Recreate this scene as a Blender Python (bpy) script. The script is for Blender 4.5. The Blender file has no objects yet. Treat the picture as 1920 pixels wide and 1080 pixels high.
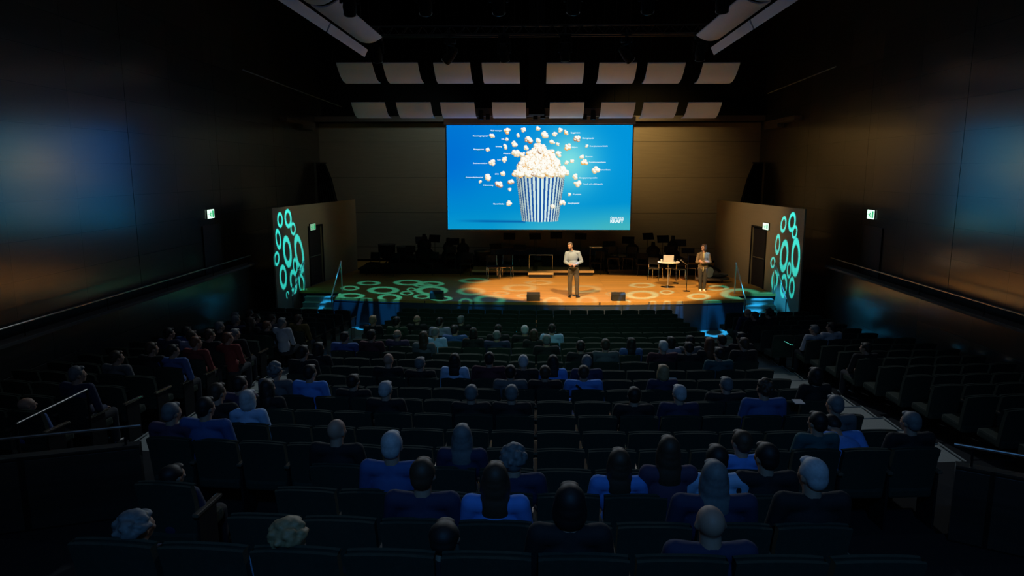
import bpy, bmesh, math, random
import numpy as np
from mathutils import Vector, Matrix, Euler
random.seed(7)
SC = bpy.context.scene
COL = SC.collection
# ------------------------------------------------------------------ camera
F_PX = 1300.0
PITCH = math.radians(9.6)
YAW = math.atan(47 / F_PX * math.cos(PITCH))
CZ = 4.95
cam = bpy.data.cameras.new('camera'); camo = bpy.data.objects.new('camera', cam); COL.objects.link(camo)
cam.sensor_width = 36; cam.lens = 36 * F_PX / 1920; cam.clip_end = 200; cam.clip_start = 0.05
camo.location = (0, 0, CZ)
camo.rotation_euler = (math.pi / 2 - PITCH, 0, YAW)
SC.camera = camo
_cp, _sp, _cy, _sy = math.cos(PITCH), math.sin(PITCH), math.cos(YAW), math.sin(YAW)
FW = Vector((-_sy * _cp, _cy * _cp, -_sp)); RT = Vector((_cy, _sy, 0)); UP = RT.cross(FW)
CAM = Vector((0, 0, CZ))
def ray(u, v): return FW + RT * ((u - 960) / F_PX) - UP * ((v - 540) / F_PX)
def onY(u, v, Y): d = ray(u, v); return CAM + d * (Y / d.y)
def onZ(u, v, Z): d = ray(u, v); return CAM + d * ((Z - CZ) / d.z)
def onX(u, v, X): d = ray(u, v); return CAM + d * (X / d.x)
def proj(p):
    d = Vector(p) - CAM; z = d.dot(FW)
    return 960 + F_PX * d.dot(RT) / z, 540 - F_PX * d.dot(UP) / z
# ------------------------------------------------------------------ view
vs = SC.view_settings
vs.view_transform = 'Standard'; vs.look = 'None'; vs.gamma = 1; vs.exposure = 0; vs.use_curve_mapping = False
SC.cycles.max_bounces = 8; SC.cycles.diffuse_bounces = 4; SC.cycles.glossy_bounces = 4
SC.cycles.sample_clamp_indirect = 4; SC.cycles.use_denoising = True
SC.cycles.caustics_reflective = False; SC.cycles.caustics_refractive = False
w = bpy.data.worlds.new('world'); SC.world = w; w.use_nodes = True
w.node_tree.nodes['Background'].inputs[0].default_value = (0.35, 0.42, 0.55, 1)
w.node_tree.nodes['Background'].inputs[1].default_value = 0.03
# ------------------------------------------------------------------ lights
def frame(loc, tgt):
    loc = Vector(loc); d = (Vector(tgt) - loc).normalized(); z = -d
    ref = Vector((0, 1, 0)) if abs(d.z) > .8 else Vector((0, 0, 1))
    x = ref.cross(z).normalized(); y = z.cross(x)
    m = Matrix(((x.x, y.x, z.x, loc.x), (x.y, y.y, z.y, loc.y), (x.z, y.z, z.z, loc.z), (0, 0, 0, 1)))
    return m
def spot(name, loc, tgt, watts, color, deg, blend=.5, radius=.06):
    l = bpy.data.lights.new(name, 'SPOT'); l.energy = watts; l.color = color
    l.spot_size = math.radians(deg); l.spot_blend = blend; l.shadow_soft_size = radius
    o = bpy.data.objects.new(name, l); COL.objects.link(o); o.matrix_world = frame(loc, tgt)
    return o
WARM = (1.0, .62, .26)
spot('wall_wash_light', (2.6, 27.5, 8.3), (4.4, 31, 6.3), 820, (1.0, .64, .22), 74, 1, .2)
spot('wall_wash_light', (-2.6, 27.5, 8.3), (-5.4, 31, 5.4), 130, (.80, 1.0, .92), 95, 1, .2)
spot('rear_and_fill_light', (0, 3.0, 11.2), (0, 19.0, .8), 850, (.36, 1.0, .60), 34, 1, .3)  # green fill added to brighten the front rows, not a known hall fixture
spot('side_wash_light', (-1.5, 20.5, 8.2), (-8.3, 23.8, 3.5), 240, (.90, .84, .42), 26, .8, .2)
spot('side_wash_light', (1.5, 20.5, 8.2), (8.1, 25.0, 3.2), 900, (1.0, .66, .28), 32, .8, .2)
spot('rear_and_fill_light', (0.6, -4.0, 10.5), (0.6, 4.6, 2.6), 600, (.07, .38, 1.0), 64, 1, .5)
spot('rear_and_fill_light', (-1.0, -3.0, 10.5), (0.0, 12, 1.5), 110, (.12, .42, 1.0), 60, 1, .5)
GOBO = {
'L': ((-2.6, 20, 7.9), [-8.2, 22.467, 2.174], [[-0.0514, 0.109, 43.0396, 0.3914, -4.4163, 36.7415], [0.0184, 0.1225, 33.2076, -0.2584, -3.577, 29.666], [0.0554, 0.0913, 45.513, -2.4742, -5.4077, 45.8751], [-0.0715, 0.0433, 46.3581, 8.7386, -3.4858, 30.2266], [-0.0034, 0.0144, 30.1456, 3.437, -2.3718, 21.0867], [0.0907, 0.0197, 28.2898, 3.9471, -1.9329, 17.2523], [-0.0879, -0.0172, 50.719, -7.5921, -5.36, 48.3594], [0.0514, -0.0231, 59.5979, 0.7752, -4.5402, 41.5752], [-0.0441, -0.0618, 37.6073, 0.3416, -3.2784, 30.6333], [0.0306, -0.0657, 38.4878, 2.85, -3.3905, 31.9503], [0.0899, -0.0651, 46.9999, 5.2183, -3.8039, 35.9896], [-0.0176, -0.1049, 93.512, -13.2945, -10.9992, 106.2342]]) ,
'R': ((2.6, 20, 7.9), [8.073, 22.522, 2.065], [[-0.0459, 0.1191, 42.7703, -3.6724, 4.3453, 35.2936], [0.0229, 0.1189, 33.7075, -4.0686, 3.6284, 29.3144], [0.0483, 0.0817, 47.4145, -9.3537, 5.5752, 46.0633], [-0.0782, 0.0595, 53.8595, 2.7671, 3.6588, 31.0037], [-0.0226, 0.0197, 32.1284, -0.5009, 2.4575, 21.3156], [0.0646, 0.007, 31.2035, 0.9421, 2.0676, 17.9726], [-0.1021, 0.0086, 56.5496, 6.3665, 7.1984, 63.2905], [0.0213, -0.026, 64.2133, 3.6212, 4.9542, 44.2084], [-0.0764, -0.0407, 42.9231, 0.5793, 4.285, 38.9526], [-0.01, -0.0629, 42.7231, 1.9499, 3.5977, 33.0699], [0.0472, -0.0732, 51.676, 3.0011, 4.0673, 37.4979]]) ,
'FL': ((-4.45, 20.0, 7.9), (-4.4, 23, 0.9), [[-0.2068, 0.2004, 18.7126, 3.5568, -0.5148, 20.0241], [-0.2685, 0.0827, 23.7454, 4.358, -0.5011, 17.8395], [-0.1108, 0.036, 14.0567, 2.7424, -0.3413, 11.7144], [-0.0349, 0.2181, 14.9984, 3.0575, -0.4044, 15.899], [0.0687, 0.1926, 17.0531, 3.6082, -0.448, 17.2186], [0.0444, 0.157, 21.6713, 4.5313, -0.6963, 26.0391], [-0.228, -0.1023, 16.4531, 3.0279, -0.4801, 15.0466], [-0.0476, -0.1368, 18.1834, 3.5885, -0.3733, 11.4039], [0.0077, -0.0306, 31.8384, 6.4706, -0.6576, 21.5008], [0.0929, -0.1059, 24.626, 5.1369, -0.5778, 17.9461], [0.1048, 0.0371, 13.8542, 2.9348, -0.2865, 9.7972], [0.1867, -0.15, 19.2327, 4.1363, -0.5412, 16.3155], [-0.3178, -0.0965, 21.6822, 3.8424, -0.3297, 10.3909], [0.0102, 0.0601, 47.884, 9.8093, -0.6768, 23.5662], [-0.1477, -0.1919, 28.6465, 3.8954, -0.4226, 21.9569]]) ,
'FC': ((-0.9, 20, 7.9), (0, 23.4, 0.9), [[-0.2704, 0.2407, 14.2879, -0.4627, 1.0023, 18.844], [-0.2942, -0.0101, 15.0462, -0.5157, 0.2375, 11.1287], [-0.2142, -0.2151, 13.4447, -0.3232, -0.0384, 8.3421], [-0.0719, 0.0668, 13.052, -0.0987, 0.3957, 12.3851], [-0.1567, -0.0583, 26.4419, -0.4664, 0.3566, 23.0699], [-0.0487, -0.1195, 24.7837, -0.1159, 0.1507, 19.6069], [0.0732, -0.2653, 22.7458, 0.2195, -0.098, 8.5548], [0.1975, 0.0321, 13.9009, 0.3484, 0.3419, 12.0232], [0.2193, -0.2384, 22.3004, 0.5976, -0.0633, 7.8994], [-0.3297, -0.2697, 29.6555, -1.1096, -0.1196, 10.4413], [0.0094, 0.1814, 17.0685, 0.0396, 1.0063, 21.2559], [0.3221, -0.0777, 31.211, 1.2357, 0.2878, 20.8352]]) ,
'FR': ((4.45, 20, 7.9), (5.2, 23.2, 0.9), [[-0.2304, -0.0511, 13.1924, -3.5075, 0.0581, 9.8859], [-0.3605, -0.2192, 30.2625, -8.3569, -0.2346, 18.9025], [-0.1714, 0.1704, 16.8143, -4.4704, 0.5587, 18.4493], [-0.2315, -0.2437, 50.4816, -13.1208, -0.2914, 19.0777], [-0.1649, -0.2427, 51.2204, -12.9059, -0.2936, 19.218], [-0.1097, -0.2548, 46.0452, -11.2812, -0.2865, 17.146], [0.2027, -0.0299, 12.207, -2.6045, 0.072, 8.3414], [-0.1035, 0.0106, 30.1675, -7.6101, 0.2588, 20.289], [0.0128, -0.0893, 19.5736, -4.5998, 0.0229, 13.4469], [0.1365, 0.1025, 20.411, -4.5962, 0.401, 16.9899], [0.2947, -0.139, 13.4613, -2.6842, -0.0268, 6.8769], [0.2162, -0.3635, 17.0061, -3.4589, -0.2918, 9.7907], [0.0358, -0.2526, 18.6062, -4.6763, 0.0944, 11.504]]) ,
'W1': ((-3.0, 15.6, 10.6), (2.2, 24.0, 0.9), [[-0.0164, -0.026, 2.5276, 2.2334, -2.3599, 5.4412]]) ,
'W2': ((3.4, 15.6, 10.6), (2.2, 24.0, 0.9), [[-0.0117, -0.0194, 2.8465, -0.5403, 0.5849, 5.4398]]) ,
}
def gobo_light(key, watts, color=(.03, .85, .98), soft=.035, inner=.60, size=70, name='gobo_spot_light', rad=.012):
    loc, tgt, rings = GOBO[key]
    o = spot(name, loc, tgt, watts, (1, 1, 1), size, .02, rad)
    l = o.data; l.use_nodes = True; nt = l.node_tree; N = nt.nodes; LK = nt.links
    for n in list(N): N.remove(n)
    out = N.new('ShaderNodeOutputLight'); em = N.new('ShaderNodeEmission'); LK.new(em.outputs[0], out.inputs[0])
    em.inputs[0].default_value = (*color, 1)
    tc = N.new('ShaderNodeTexCoord'); sep = N.new('ShaderNodeSeparateXYZ'); LK.new(tc.outputs['Normal'], sep.inputs[0])
    def math_(op, a, b=None, c=None):
        n = N.new('ShaderNodeMath'); n.operation = op
        for i, s in enumerate((a, b, c)):
            if s is None: continue
            if isinstance(s, (int, float)): n.inputs[i].default_value = s
            else: LK.new(s, n.inputs[i])
        return n.outputs[0]
    nz = math_('ABSOLUTE', sep.outputs[2])
    gx = math_('DIVIDE', sep.outputs[0], nz); gy = math_('DIVIDE', sep.outputs[1], nz)
    tot = None
    for cx, cy, a, b, c, d in rings:
        dx = math_('SUBTRACT', gx, cx); dy = math_('SUBTRACT', gy, cy)
        u = math_('ADD', math_('MULTIPLY', dx, a), math_('MULTIPLY', dy, b))
        v = math_('ADD', math_('MULTIPLY', dx, c), math_('MULTIPLY', dy, d))
        r = math_('SQRT', math_('ADD', math_('MULTIPLY', u, u), math_('MULTIPLY', v, v)))
        if inner <= 0: inner = -1
        mid = (1 + inner) / 2; half = (1 - inner) / 2
        e = math_('ABSOLUTE', math_('SUBTRACT', r, mid))
        m = math_('MULTIPLY_ADD', e, -1 / (2 * soft), (half + soft) / (2 * soft))
        n = N.new('ShaderNodeClamp'); LK.new(m, n.inputs[0])
        tot = n.outputs[0] if tot is None else math_('MAXIMUM', tot, n.outputs[0])
    LK.new(tot, em.inputs[1])
    return o
spot('added_rim_fill', (-3.5, 19.5, 8.1), (-2.5, 10.5, 1.2), 900, (.80, .92, 1.0), 75, 1, .15)  # pair of cool spots added to rim-light heads and seat tops
spot('added_rim_fill', (3.5, 19.5, 8.1), (2.5, 10.5, 1.2), 900, (.85, .92, 1.0), 75, 1, .15)
def area(name, loc, size, watts, color):
    l = bpy.data.lights.new(name, 'AREA'); l.shape = 'RECTANGLE'; l.size, l.size_y = size; l.energy = watts; l.color = color
    o = bpy.data.objects.new(name, l); COL.objects.link(o); o.location = loc; return o
area('added_ceiling_fill', (0, 6, 12.3), (14, 12), 26, (.75, .85, 1.0))  # unseen soft fill pair added overhead to lift the blacks in the hall
area('added_ceiling_fill', (0, 19, 12.3), (14, 8), 22, (.75, .85, 1.0))
gobo_light('W1', 7800, (1.0, .56, .19), soft=.05, inner=0, size=60, name='stage_wash_light', rad=.08)
gobo_light('W2', 6900, (1.0, .66, .34), soft=.05, inner=0, size=60, name='stage_wash_light', rad=.08)
gobo_light('L', 10500); gobo_light('R', 10500)
FLC = (.03, .52, 1.15)
gobo_light('FL', 4200, FLC, soft=.06, size=60); gobo_light('FC', 3000, FLC, soft=.12, size=60); gobo_light('FR', 5600, FLC, soft=.09, size=60)

# ------------------------------------------------------------------ materials
def mat(name, col, rough=.6, metal=0, spec=.5, noise=0, nscale=8, bump=0, emit=None, estr=1, coat=0):
    m = bpy.data.materials.new(name); m.use_nodes = True; nt = m.node_tree; b = nt.nodes['Principled BSDF']
    b.inputs['Base Color'].default_value = (*col, 1); b.inputs['Roughness'].default_value = rough
    b.inputs['Metallic'].default_value = metal; b.inputs['Specular IOR Level'].default_value = spec
    b.inputs['Coat Weight'].default_value = coat
    if noise or bump:
        tc = nt.nodes.new('ShaderNodeTexCoord'); nz = nt.nodes.new('ShaderNodeTexNoise'); nz.inputs['Scale'].default_value = nscale
        nz.inputs['Detail'].default_value = 4; nt.links.new(tc.outputs['Object'], nz.inputs['Vector'])
        if noise:
            r = nt.nodes.new('ShaderNodeMixRGB'); r.inputs[1].default_value = (*[c * (1 - noise) for c in col], 1)
            r.inputs[2].default_value = (*[min(1, c * (1 + noise)) for c in col], 1)
            nt.links.new(nz.outputs[0], r.inputs[0]); nt.links.new(r.outputs[0], b.inputs['Base Color'])
        if bump:
            bp = nt.nodes.new('ShaderNodeBump'); bp.inputs['Strength'].default_value = bump; bp.inputs['Distance'].default_value = .01
            nt.links.new(nz.outputs[0], bp.inputs['Height']); nt.links.new(bp.outputs[0], b.inputs['Normal'])
    if emit:
        b.inputs['Emission Color'].default_value = (*emit, 1); b.inputs['Emission Strength'].default_value = estr
    return m
def panel_mat(name, col, rough, bw, bh, axis='YZ', mortar=.012, vary=.25, streak=.5):
    m = mat(name, col, rough); nt = m.node_tree; b = nt.nodes['Principled BSDF']; L = nt.links.new
    tc = nt.nodes.new('ShaderNodeTexCoord'); sp = nt.nodes.new('ShaderNodeSeparateXYZ'); cb = nt.nodes.new('ShaderNodeCombineXYZ')
    L(tc.outputs['Object'], sp.inputs[0]); L(sp.outputs['XYZ'.index(axis[0])], cb.inputs[0]); L(sp.outputs['XYZ'.index(axis[1])], cb.inputs[1])
    br = nt.nodes.new('ShaderNodeTexBrick'); br.offset = 0; br.inputs['Scale'].default_value = 1
    br.inputs['Brick Width'].default_value = bw; br.inputs['Row Height'].default_value = bh; br.inputs['Mortar Size'].default_value = mortar
    br.inputs['Mortar Smooth'].default_value = .3
    br.inputs['Color1'].default_value = (*[c * (1 - vary) for c in col], 1); br.inputs['Color2'].default_value = (*[c * (1 + vary) for c in col], 1)
    br.inputs['Mortar'].default_value = (*[c * .25 for c in col], 1); L(cb.outputs[0], br.inputs['Vector'])
    mp = nt.nodes.new('ShaderNodeMapping'); mp.inputs['Scale'].default_value = (.8, 9, 1); L(cb.outputs[0], mp.inputs[0])
    nz = nt.nodes.new('ShaderNodeTexNoise'); nz.inputs['Scale'].default_value = 1.5; nz.inputs['Detail'].default_value = 5; L(mp.outputs[0], nz.inputs['Vector'])
    mx = nt.nodes.new('ShaderNodeMixRGB'); mx.blend_type = 'MULTIPLY'; mx.inputs[0].default_value = streak
    L(br.outputs[0], mx.inputs[1]); L(nz.outputs[0], mx.inputs[2]); L(mx.outputs[0], b.inputs['Base Color'])
    ra = nt.nodes.new('ShaderNodeMath'); ra.operation = 'MULTIPLY_ADD'; ra.inputs[1].default_value = .22; ra.inputs[2].default_value = rough - .11
    L(nz.outputs[0], ra.inputs[0]); L(ra.outputs[0], b.inputs['Roughness'])
    bp = nt.nodes.new('ShaderNodeBump'); bp.inputs['Strength'].default_value = .5; bp.inputs['Distance'].default_value = .01; bp.invert = True
    L(br.outputs['Fac'], bp.inputs['Height']); L(bp.outputs[0], b.inputs['Normal'])
    return m
M = {}
M['wall'] = panel_mat('dark_wood_wall_panels', (.055, .043, .034), .36, 2.05, .73)
M['wall'].node_tree.nodes['Principled BSDF'].inputs['Coat Weight'].default_value = 1
M['wall'].node_tree.nodes['Principled BSDF'].inputs['Coat IOR'].default_value = 1.95
M['wall'].node_tree.nodes['Principled BSDF'].inputs['Coat Roughness'].default_value = .18
M['wall'].node_tree.nodes['Principled BSDF'].inputs['Specular IOR Level'].default_value = .45
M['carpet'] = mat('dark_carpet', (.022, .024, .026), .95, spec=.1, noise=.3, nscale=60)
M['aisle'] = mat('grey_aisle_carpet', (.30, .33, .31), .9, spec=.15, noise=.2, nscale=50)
M['black'] = mat('matt_black', (.010, .010, .011), .8, spec=.25)
M['void'] = mat('black_ceiling_paint', (.008, .008, .008), .9, spec=.1)
M['blackmetal'] = mat('black_metal', (.02, .02, .022), .4, metal=.6)
M['chrome'] = mat('chrome', (.75, .76, .78), .18, metal=1)
M['steel'] = mat('brushed_steel', (.62, .63, .62), .3, metal=1)
M['wood'] = panel_mat('stage_floor_boards', (.70, .37, .085), .38, 2.4, .13, axis='XY', mortar=.002, vary=.12, streak=.35)
M['fascia'] = panel_mat('blue_grey_stage_fascia', (.045, .070, .115), .6, .9, 3, axis='XZ', mortar=.006, vary=.1, streak=.2)
M['portal'] = panel_mat('plaster_side_walls', (.36, .31, .22), .7, 40, 40, vary=0, streak=.2)
M['back'] = panel_mat('pale_timber_back_wall', (.30, .255, .19), .7, 60, 1.55, axis='XZ', mortar=.01, vary=.03, streak=.3)
M['reflector'] = mat('white_reflector_panel', (.60, .68, .92), .55, noise=.05, nscale=1)
M['seat'] = mat('dark_green_seat_fabric', (.034, .046, .034), .85, spec=.25, noise=.25, nscale=30)
M['armrest'] = mat('lacquered_armrest', (.22, .17, .12), .07, metal=.35, spec=1.0, coat=1.0)
M['riserwood'] = mat('riser_plywood', (.55, .36, .15), .5, noise=.15)
M['white'] = mat('white_laminate', (.85, .83, .78), .4)
M['silver'] = mat('silver_laptop_shell', (.72, .72, .70), .4, metal=.2)
M['darkpanel'] = mat('dark_door_paint', (.012, .010, .012), .6)
M['box'] = mat('speaker_cabinet_paint', (.010, .010, .009), .7, noise=.3, nscale=120)
M['grille'] = mat('speaker_grille', (.018, .018, .015), .7, noise=.4, nscale=200)
M['beam'] = mat('dark_grey_beam', (.10, .085, .08), .7)

# ------------------------------------------------------------------ mesh helpers
class MB:
    def __init__(s): s.bm = bmesh.new()
    def box(s, c, size, rot=None, bevel=0, taper=None):
        g = bmesh.ops.create_cube(s.bm, size=1); vsx = g['verts']
        for v in vsx:
            k = 1
            if taper and v.co.z > 0: k = taper
            v.co = Vector((v.co.x * size[0] * k, v.co.y * size[1] * k, v.co.z * size[2]))
        if bevel:
            es = list({e for v in vsx for e in v.link_edges})
            r = bmesh.ops.bevel(s.bm, geom=es, offset=bevel, segments=2, profile=.6, affect='EDGES')
            vsx = list({v for f in r['faces'] for v in f.verts} | {v for v in vsx if v.is_valid})
        R = (Euler(rot).to_matrix() if rot else Matrix.Identity(3))
        for v in vsx: v.co = R @ v.co + Vector(c)
        return s
    def tube(s, p0, p1, r, r2=None, seg=10):
        p0, p1 = Vector(p0), Vector(p1); d = p1 - p0; L = d.length
        if L < 1e-6: return s
        g = bmesh.ops.create_cone(s.bm, cap_ends=True, segments=seg, radius1=r, radius2=r if r2 is None else r2, depth=L)
        q = d.to_track_quat('Z', 'Y').to_matrix(); mid = (p0 + p1) / 2
        for v in g['verts']: v.co = q @ v.co + mid
        return s
    def path(s, pts, r, seg=8):
        for a, b in zip(pts, pts[1:]): s.tube(a, b, r, seg=seg)
        for p in pts[1:-1]: s.ball(p, (r, r, r), 1)
        return s
    def ball(s, c, r, sub=2, rot=None):
        g = bmesh.ops.create_icosphere(s.bm, subdivisions=sub, radius=1)
        R = rot if rot is not None else Matrix.Identity(3)
        for v in g['verts']: v.co = R @ Vector((v.co.x * r[0], v.co.y * r[1], v.co.z * r[2])) + Vector(c)
        return s
    def lathe(s, c, prof, seg=32):
        rings = []
        for r, z in prof:
            rings.append([s.bm.verts.new((c[0] + r * math.cos(2 * math.pi * k / seg), c[1] + r * math.sin(2 * math.pi * k / seg), c[2] + z)) for k in range(seg)])
        for a, b in zip(rings, rings[1:]):
            for k in range(seg): s.bm.faces.new((a[k], a[(k + 1) % seg], b[(k + 1) % seg], b[k]))
        s.bm.faces.new(rings[0][::-1]); s.bm.faces.new(rings[-1]); return s
    def prism(s, pts, z0, z1):
        a = [s.bm.verts.new((p[0], p[1], z0)) for p in pts]; b = [s.bm.verts.new((p[0], p[1], z1)) for p in pts]
        n = len(pts)
        for k in range(n): s.bm.faces.new((a[k], a[(k + 1) % n], b[(k + 1) % n], b[k]))
        s.bm.faces.new(a[::-1]); s.bm.faces.new(b); return s
    def quad(s, pts):
        s.bm.faces.new([s.bm.verts.new(p) for p in pts]); return s
    def sheet(s, rows, thick=0, tdir=(0, 0, 1)):
        """grid of points (rows of equal length); thickness added along tdir"""
        A = [[s.bm.verts.new(p) for p in r] for r in rows]; td = Vector(tdir) * thick
        B = [[s.bm.verts.new(Vector(p) + td) for p in r] for r in rows] if thick else None
        nr, nc = len(A), len(A[0])
        for i in range(nr - 1):
            for j in range(nc - 1):
                s.bm.faces.new((A[i][j], A[i][j + 1], A[i + 1][j + 1], A[i + 1][j]))
                if B: s.bm.faces.new((B[i][j], B[i + 1][j], B[i + 1][j + 1], B[i][j + 1]))
        if B:
            for i in range(nr - 1):
                for j in (0, nc - 1): s.bm.faces.new((A[i][j], A[i + 1][j], B[i + 1][j], B[i][j]))
            for j in range(nc - 1):
                for i in (0, nr - 1): s.bm.faces.new((A[i][j], A[i][j + 1], B[i][j + 1], B[i][j]))
        return s
    def mesh(s, name, smooth=False):
        bmesh.ops.recalc_face_normals(s.bm, faces=s.bm.faces)
        me = bpy.data.meshes.new(name); s.bm.to_mesh(me); s.bm.free()
        if smooth:
            me.polygons.foreach_set('use_smooth', [True] * len(me.polygons))
            try: me.set_sharp_from_angle(angle=math.radians(40))
            except Exception: pass
        return me
def tag(o, label=None, cat=None, group=None, kind=None):
    if label: o['label'] = label
    if cat: o['category'] = cat
    if group: o['group'] = group
    if kind: o['kind'] = kind
    return o
def obj(name, me, m, parent=None, smooth=False, loc=None):
    if isinstance(me, MB): me = me.mesh(name, smooth)
    o = bpy.data.objects.new(name, me); COL.objects.link(o)
    if m is not None:
        mm = M[m] if isinstance(m, str) else m
        if not me.materials: me.materials.append(mm)
    if parent is not None: o.parent = parent
    if loc is not None: o.location = loc
    return o
def thing(name, label, cat, loc=(0, 0, 0), rotz=0, group=None):
    o = bpy.data.objects.new(name, None); COL.objects.link(o); o.empty_display_size = .1
    o.location = loc; o.rotation_euler = (0, 0, rotz); return tag(o, label, cat, group)
def struct(name, me, m, label=None, smooth=False):
    o = obj(name, me, m, smooth=smooth); o['kind'] = 'structure'
    if label: o['label'] = label
    return o
def dup(root, loc, rotz=0, label=None, group=None, scale=None):
    r = root.copy(); COL.objects.link(r); r.location = loc; r.rotation_euler = (0, 0, rotz)
    if scale: r.scale = scale
    if label: r['label'] = label
    if group: r['group'] = group
    for ch in list(root.children):
        c = ch.copy(); COL.objects.link(c); c.parent = r
        for g in list(ch.children):
            d = g.copy(); COL.objects.link(d); d.parent = c
    return r
ORD = ['zeroth', 'first', 'second', 'third', 'fourth', 'fifth', 'sixth', 'seventh', 'eighth', 'ninth', 'tenth', 'eleventh', 'twelfth',
       'thirteenth', 'fourteenth', 'fifteenth', 'sixteenth', 'seventeenth', 'eighteenth', 'nineteenth', 'twentieth', 'twenty-first', 'twenty-second', 'twenty-third']

# ------------------------------------------------------------------ seating geometry
ROWV = [581.7, 589.7, 597.8, 606, 614.3, 623.3, 632.8, 643, 654, 665.8, 679, 695, 713, 732, 754, 781, 811, 845, 884, 932, 987, 1050]
BACKH = .90
ROWY = [20.3 - .81 * i for i in range(24)]
def _h(i):
    a = math.atan((ROWV[i] - 540) / F_PX) + PITCH
    return math.tan(a) * ROWY[i]
ROWTOP = [CZ - _h(i) for i in range(22)]
ROWTOP += [ROWTOP[21] + .25, ROWTOP[21] + .5]
ROWF = [t - BACKH for t in ROWTOP]
def yoff(x):
    a = abs(x)
    return a * a / 90 if a <= 4.15 else 4.15 ** 2 / 90 + (a - 4.15) * .13
def yrot(x):   # seat turns to face the centre of the stage
    a = abs(x); k = a / 45 if a <= 4.15 else .13
    return math.atan(k) * (1 if x > 0 else -1)
FLOOR0 = ROWF[0]
# ================================================================== SETTING
WX = 9.65
XS = [-9.0, -7.8, -6.8, -5.95, -4.15, -4.1, -3, -2, -1, 0, 1, 2, 3, 4.1, 4.15, 5.95, 6.8, 7.8, 9.0]
def stage_front(x): return 21.26 + .0152 * x * x
def terrace(xs, name, m, lift=0.0, i0=0, i1=24):
    b = MB(); bm = b.bm
    prof = []
    for i in range(i0, i1):
        z = ROWF[i] + lift
        prof.append((ROWY[i] + .53, z)); prof.append((ROWY[i] - .28, z))
    if i1 >= 24: prof.append((prof[-1][0] - 2.2, prof[-1][1]))
    rows = []
    for (y, z) in prof: rows.append([bm.verts.new((x, y + yoff(x), z)) for x in xs])
    for a, c in zip(rows, rows[1:]):
        for j in range(len(xs) - 1): bm.faces.new((a[j], a[j + 1], c[j + 1], c[j]))
    return struct(name, b, m)
terrace([x for x in XS if x <= -5.95], 'floor', 'carpet')
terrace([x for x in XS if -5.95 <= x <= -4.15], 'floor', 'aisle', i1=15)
terrace([x for x in XS if -5.95 <= x <= -4.15], 'floor', 'carpet', i0=15)
terrace([x for x in XS if abs(x) <= 4.15], 'floor', 'carpet')
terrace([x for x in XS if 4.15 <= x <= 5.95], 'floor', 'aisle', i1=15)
terrace([x for x in XS if 4.15 <= x <= 5.95], 'floor', 'carpet', i0=15)
terrace([x for x in XS if x >= 5.95], 'floor', 'carpet')
struct('floor', MB().sheet([[(x, ROWY[0] + .53 + yoff(x), FLOOR0) for x in XS], [(x, 24.2, FLOOR0) for x in XS]]), 'aisle')
# metal edges of the aisle steps
for s, nm in ((-1, 'left'), (1, 'right')):
    b = MB()
    for i in range(1, 15):
        x0, x1 = 4.18 * s, 5.92 * s; y = ROWY[i] + .53
        b.tube((x0, y + yoff(x0), ROWF[i] + .004), (x1, y + yoff(x1), ROWF[i] + .004), .012, seg=6)
        ya, yb = ROWY[i] - .26 + yoff(x1), ROWY[i] + .5 + yoff(x1); b.tube((x1, ya, ROWF[i] + .03), (x1, yb, ROWF[i] + .03), .014, seg=6)
    struct('trim_step_edges_' + nm, b, 'aisle')
struct('floor', MB().box((0, 27.5, FLOOR0 - .05), (30, 8.3, .1)), 'carpet')
# hall side walls, set out in tall leaves that stand at slightly different angles
def side_wall(s):
    b = MB()
    ys = [-3, 2.6, 7.2, 11.8, 16.4, 21.0, 25.6, 31.5]
    for a, c in zip(ys, ys[1:]): b.box((s * (WX + .1), (a + c) / 2, 6.4), (.2, c - a - .015, 13.2))
    struct('wall_' + ('left' if s < 0 else 'right'), b, 'wall')
side_wall(-1); side_wall(1)
struct('ceiling', MB().box((0, 14.25, 13.1), (19.6, 35, .2)), 'void')
# ribs across the ceiling
b = MB()
for y in (4, 8, 12, 16, 20, 24, 28): b.box((0, y, 12.6), (19.2, .35, .8))
struct('trim_ceiling_ribs', b, 'void')
struct('wall_back', MB().box((0, 31.15, 4.0), (19.3, .3, 6.0)), 'back')
struct('wall_stage_rear', MB().box((0, 31.6, 6.5), (19.6, .3, 13)), 'void')
struct('trim_back_wall_beam', MB().box((0, 30.7, 7.15), (19.28, .5, .22)), 'beam')
for s, nm in ((-1, 'left'), (1, 'right')):
    struct('trim_beam_end_' + nm, MB().box((s * 9.5, 28.0, 6.86), (.28, 3.4, .16)).box((s * 9.5, 28.9, 6.70), (.26, 1.6, .16)), 'beam')
    c = thing('stage_curtain', 'black side curtain hanging at the %s of the pale back wall' % nm, 'curtain', (s * 9.9, 30.3, 0), group='side curtains')
    rows = []
    for z in (.9, 3.0, 4.6, 5.25):
        inner = 8.6 if z < 3.1 else (8.95 if z < 5.22 else 9.2)
        rows.append([(s * (inner + (9.6 - inner) * k / 24) - s * 9.9, .07 * math.sin(k * 2.1), z) for k in range(25)])
    obj('drape', MB().sheet(rows, .03, (0, 1, 0)), 'black', c)
    obj('rail', MB().tube((s * -.75, .0, 5.28), (s * -.28, .0, 5.28), .025), 'blackmetal', c)
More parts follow.
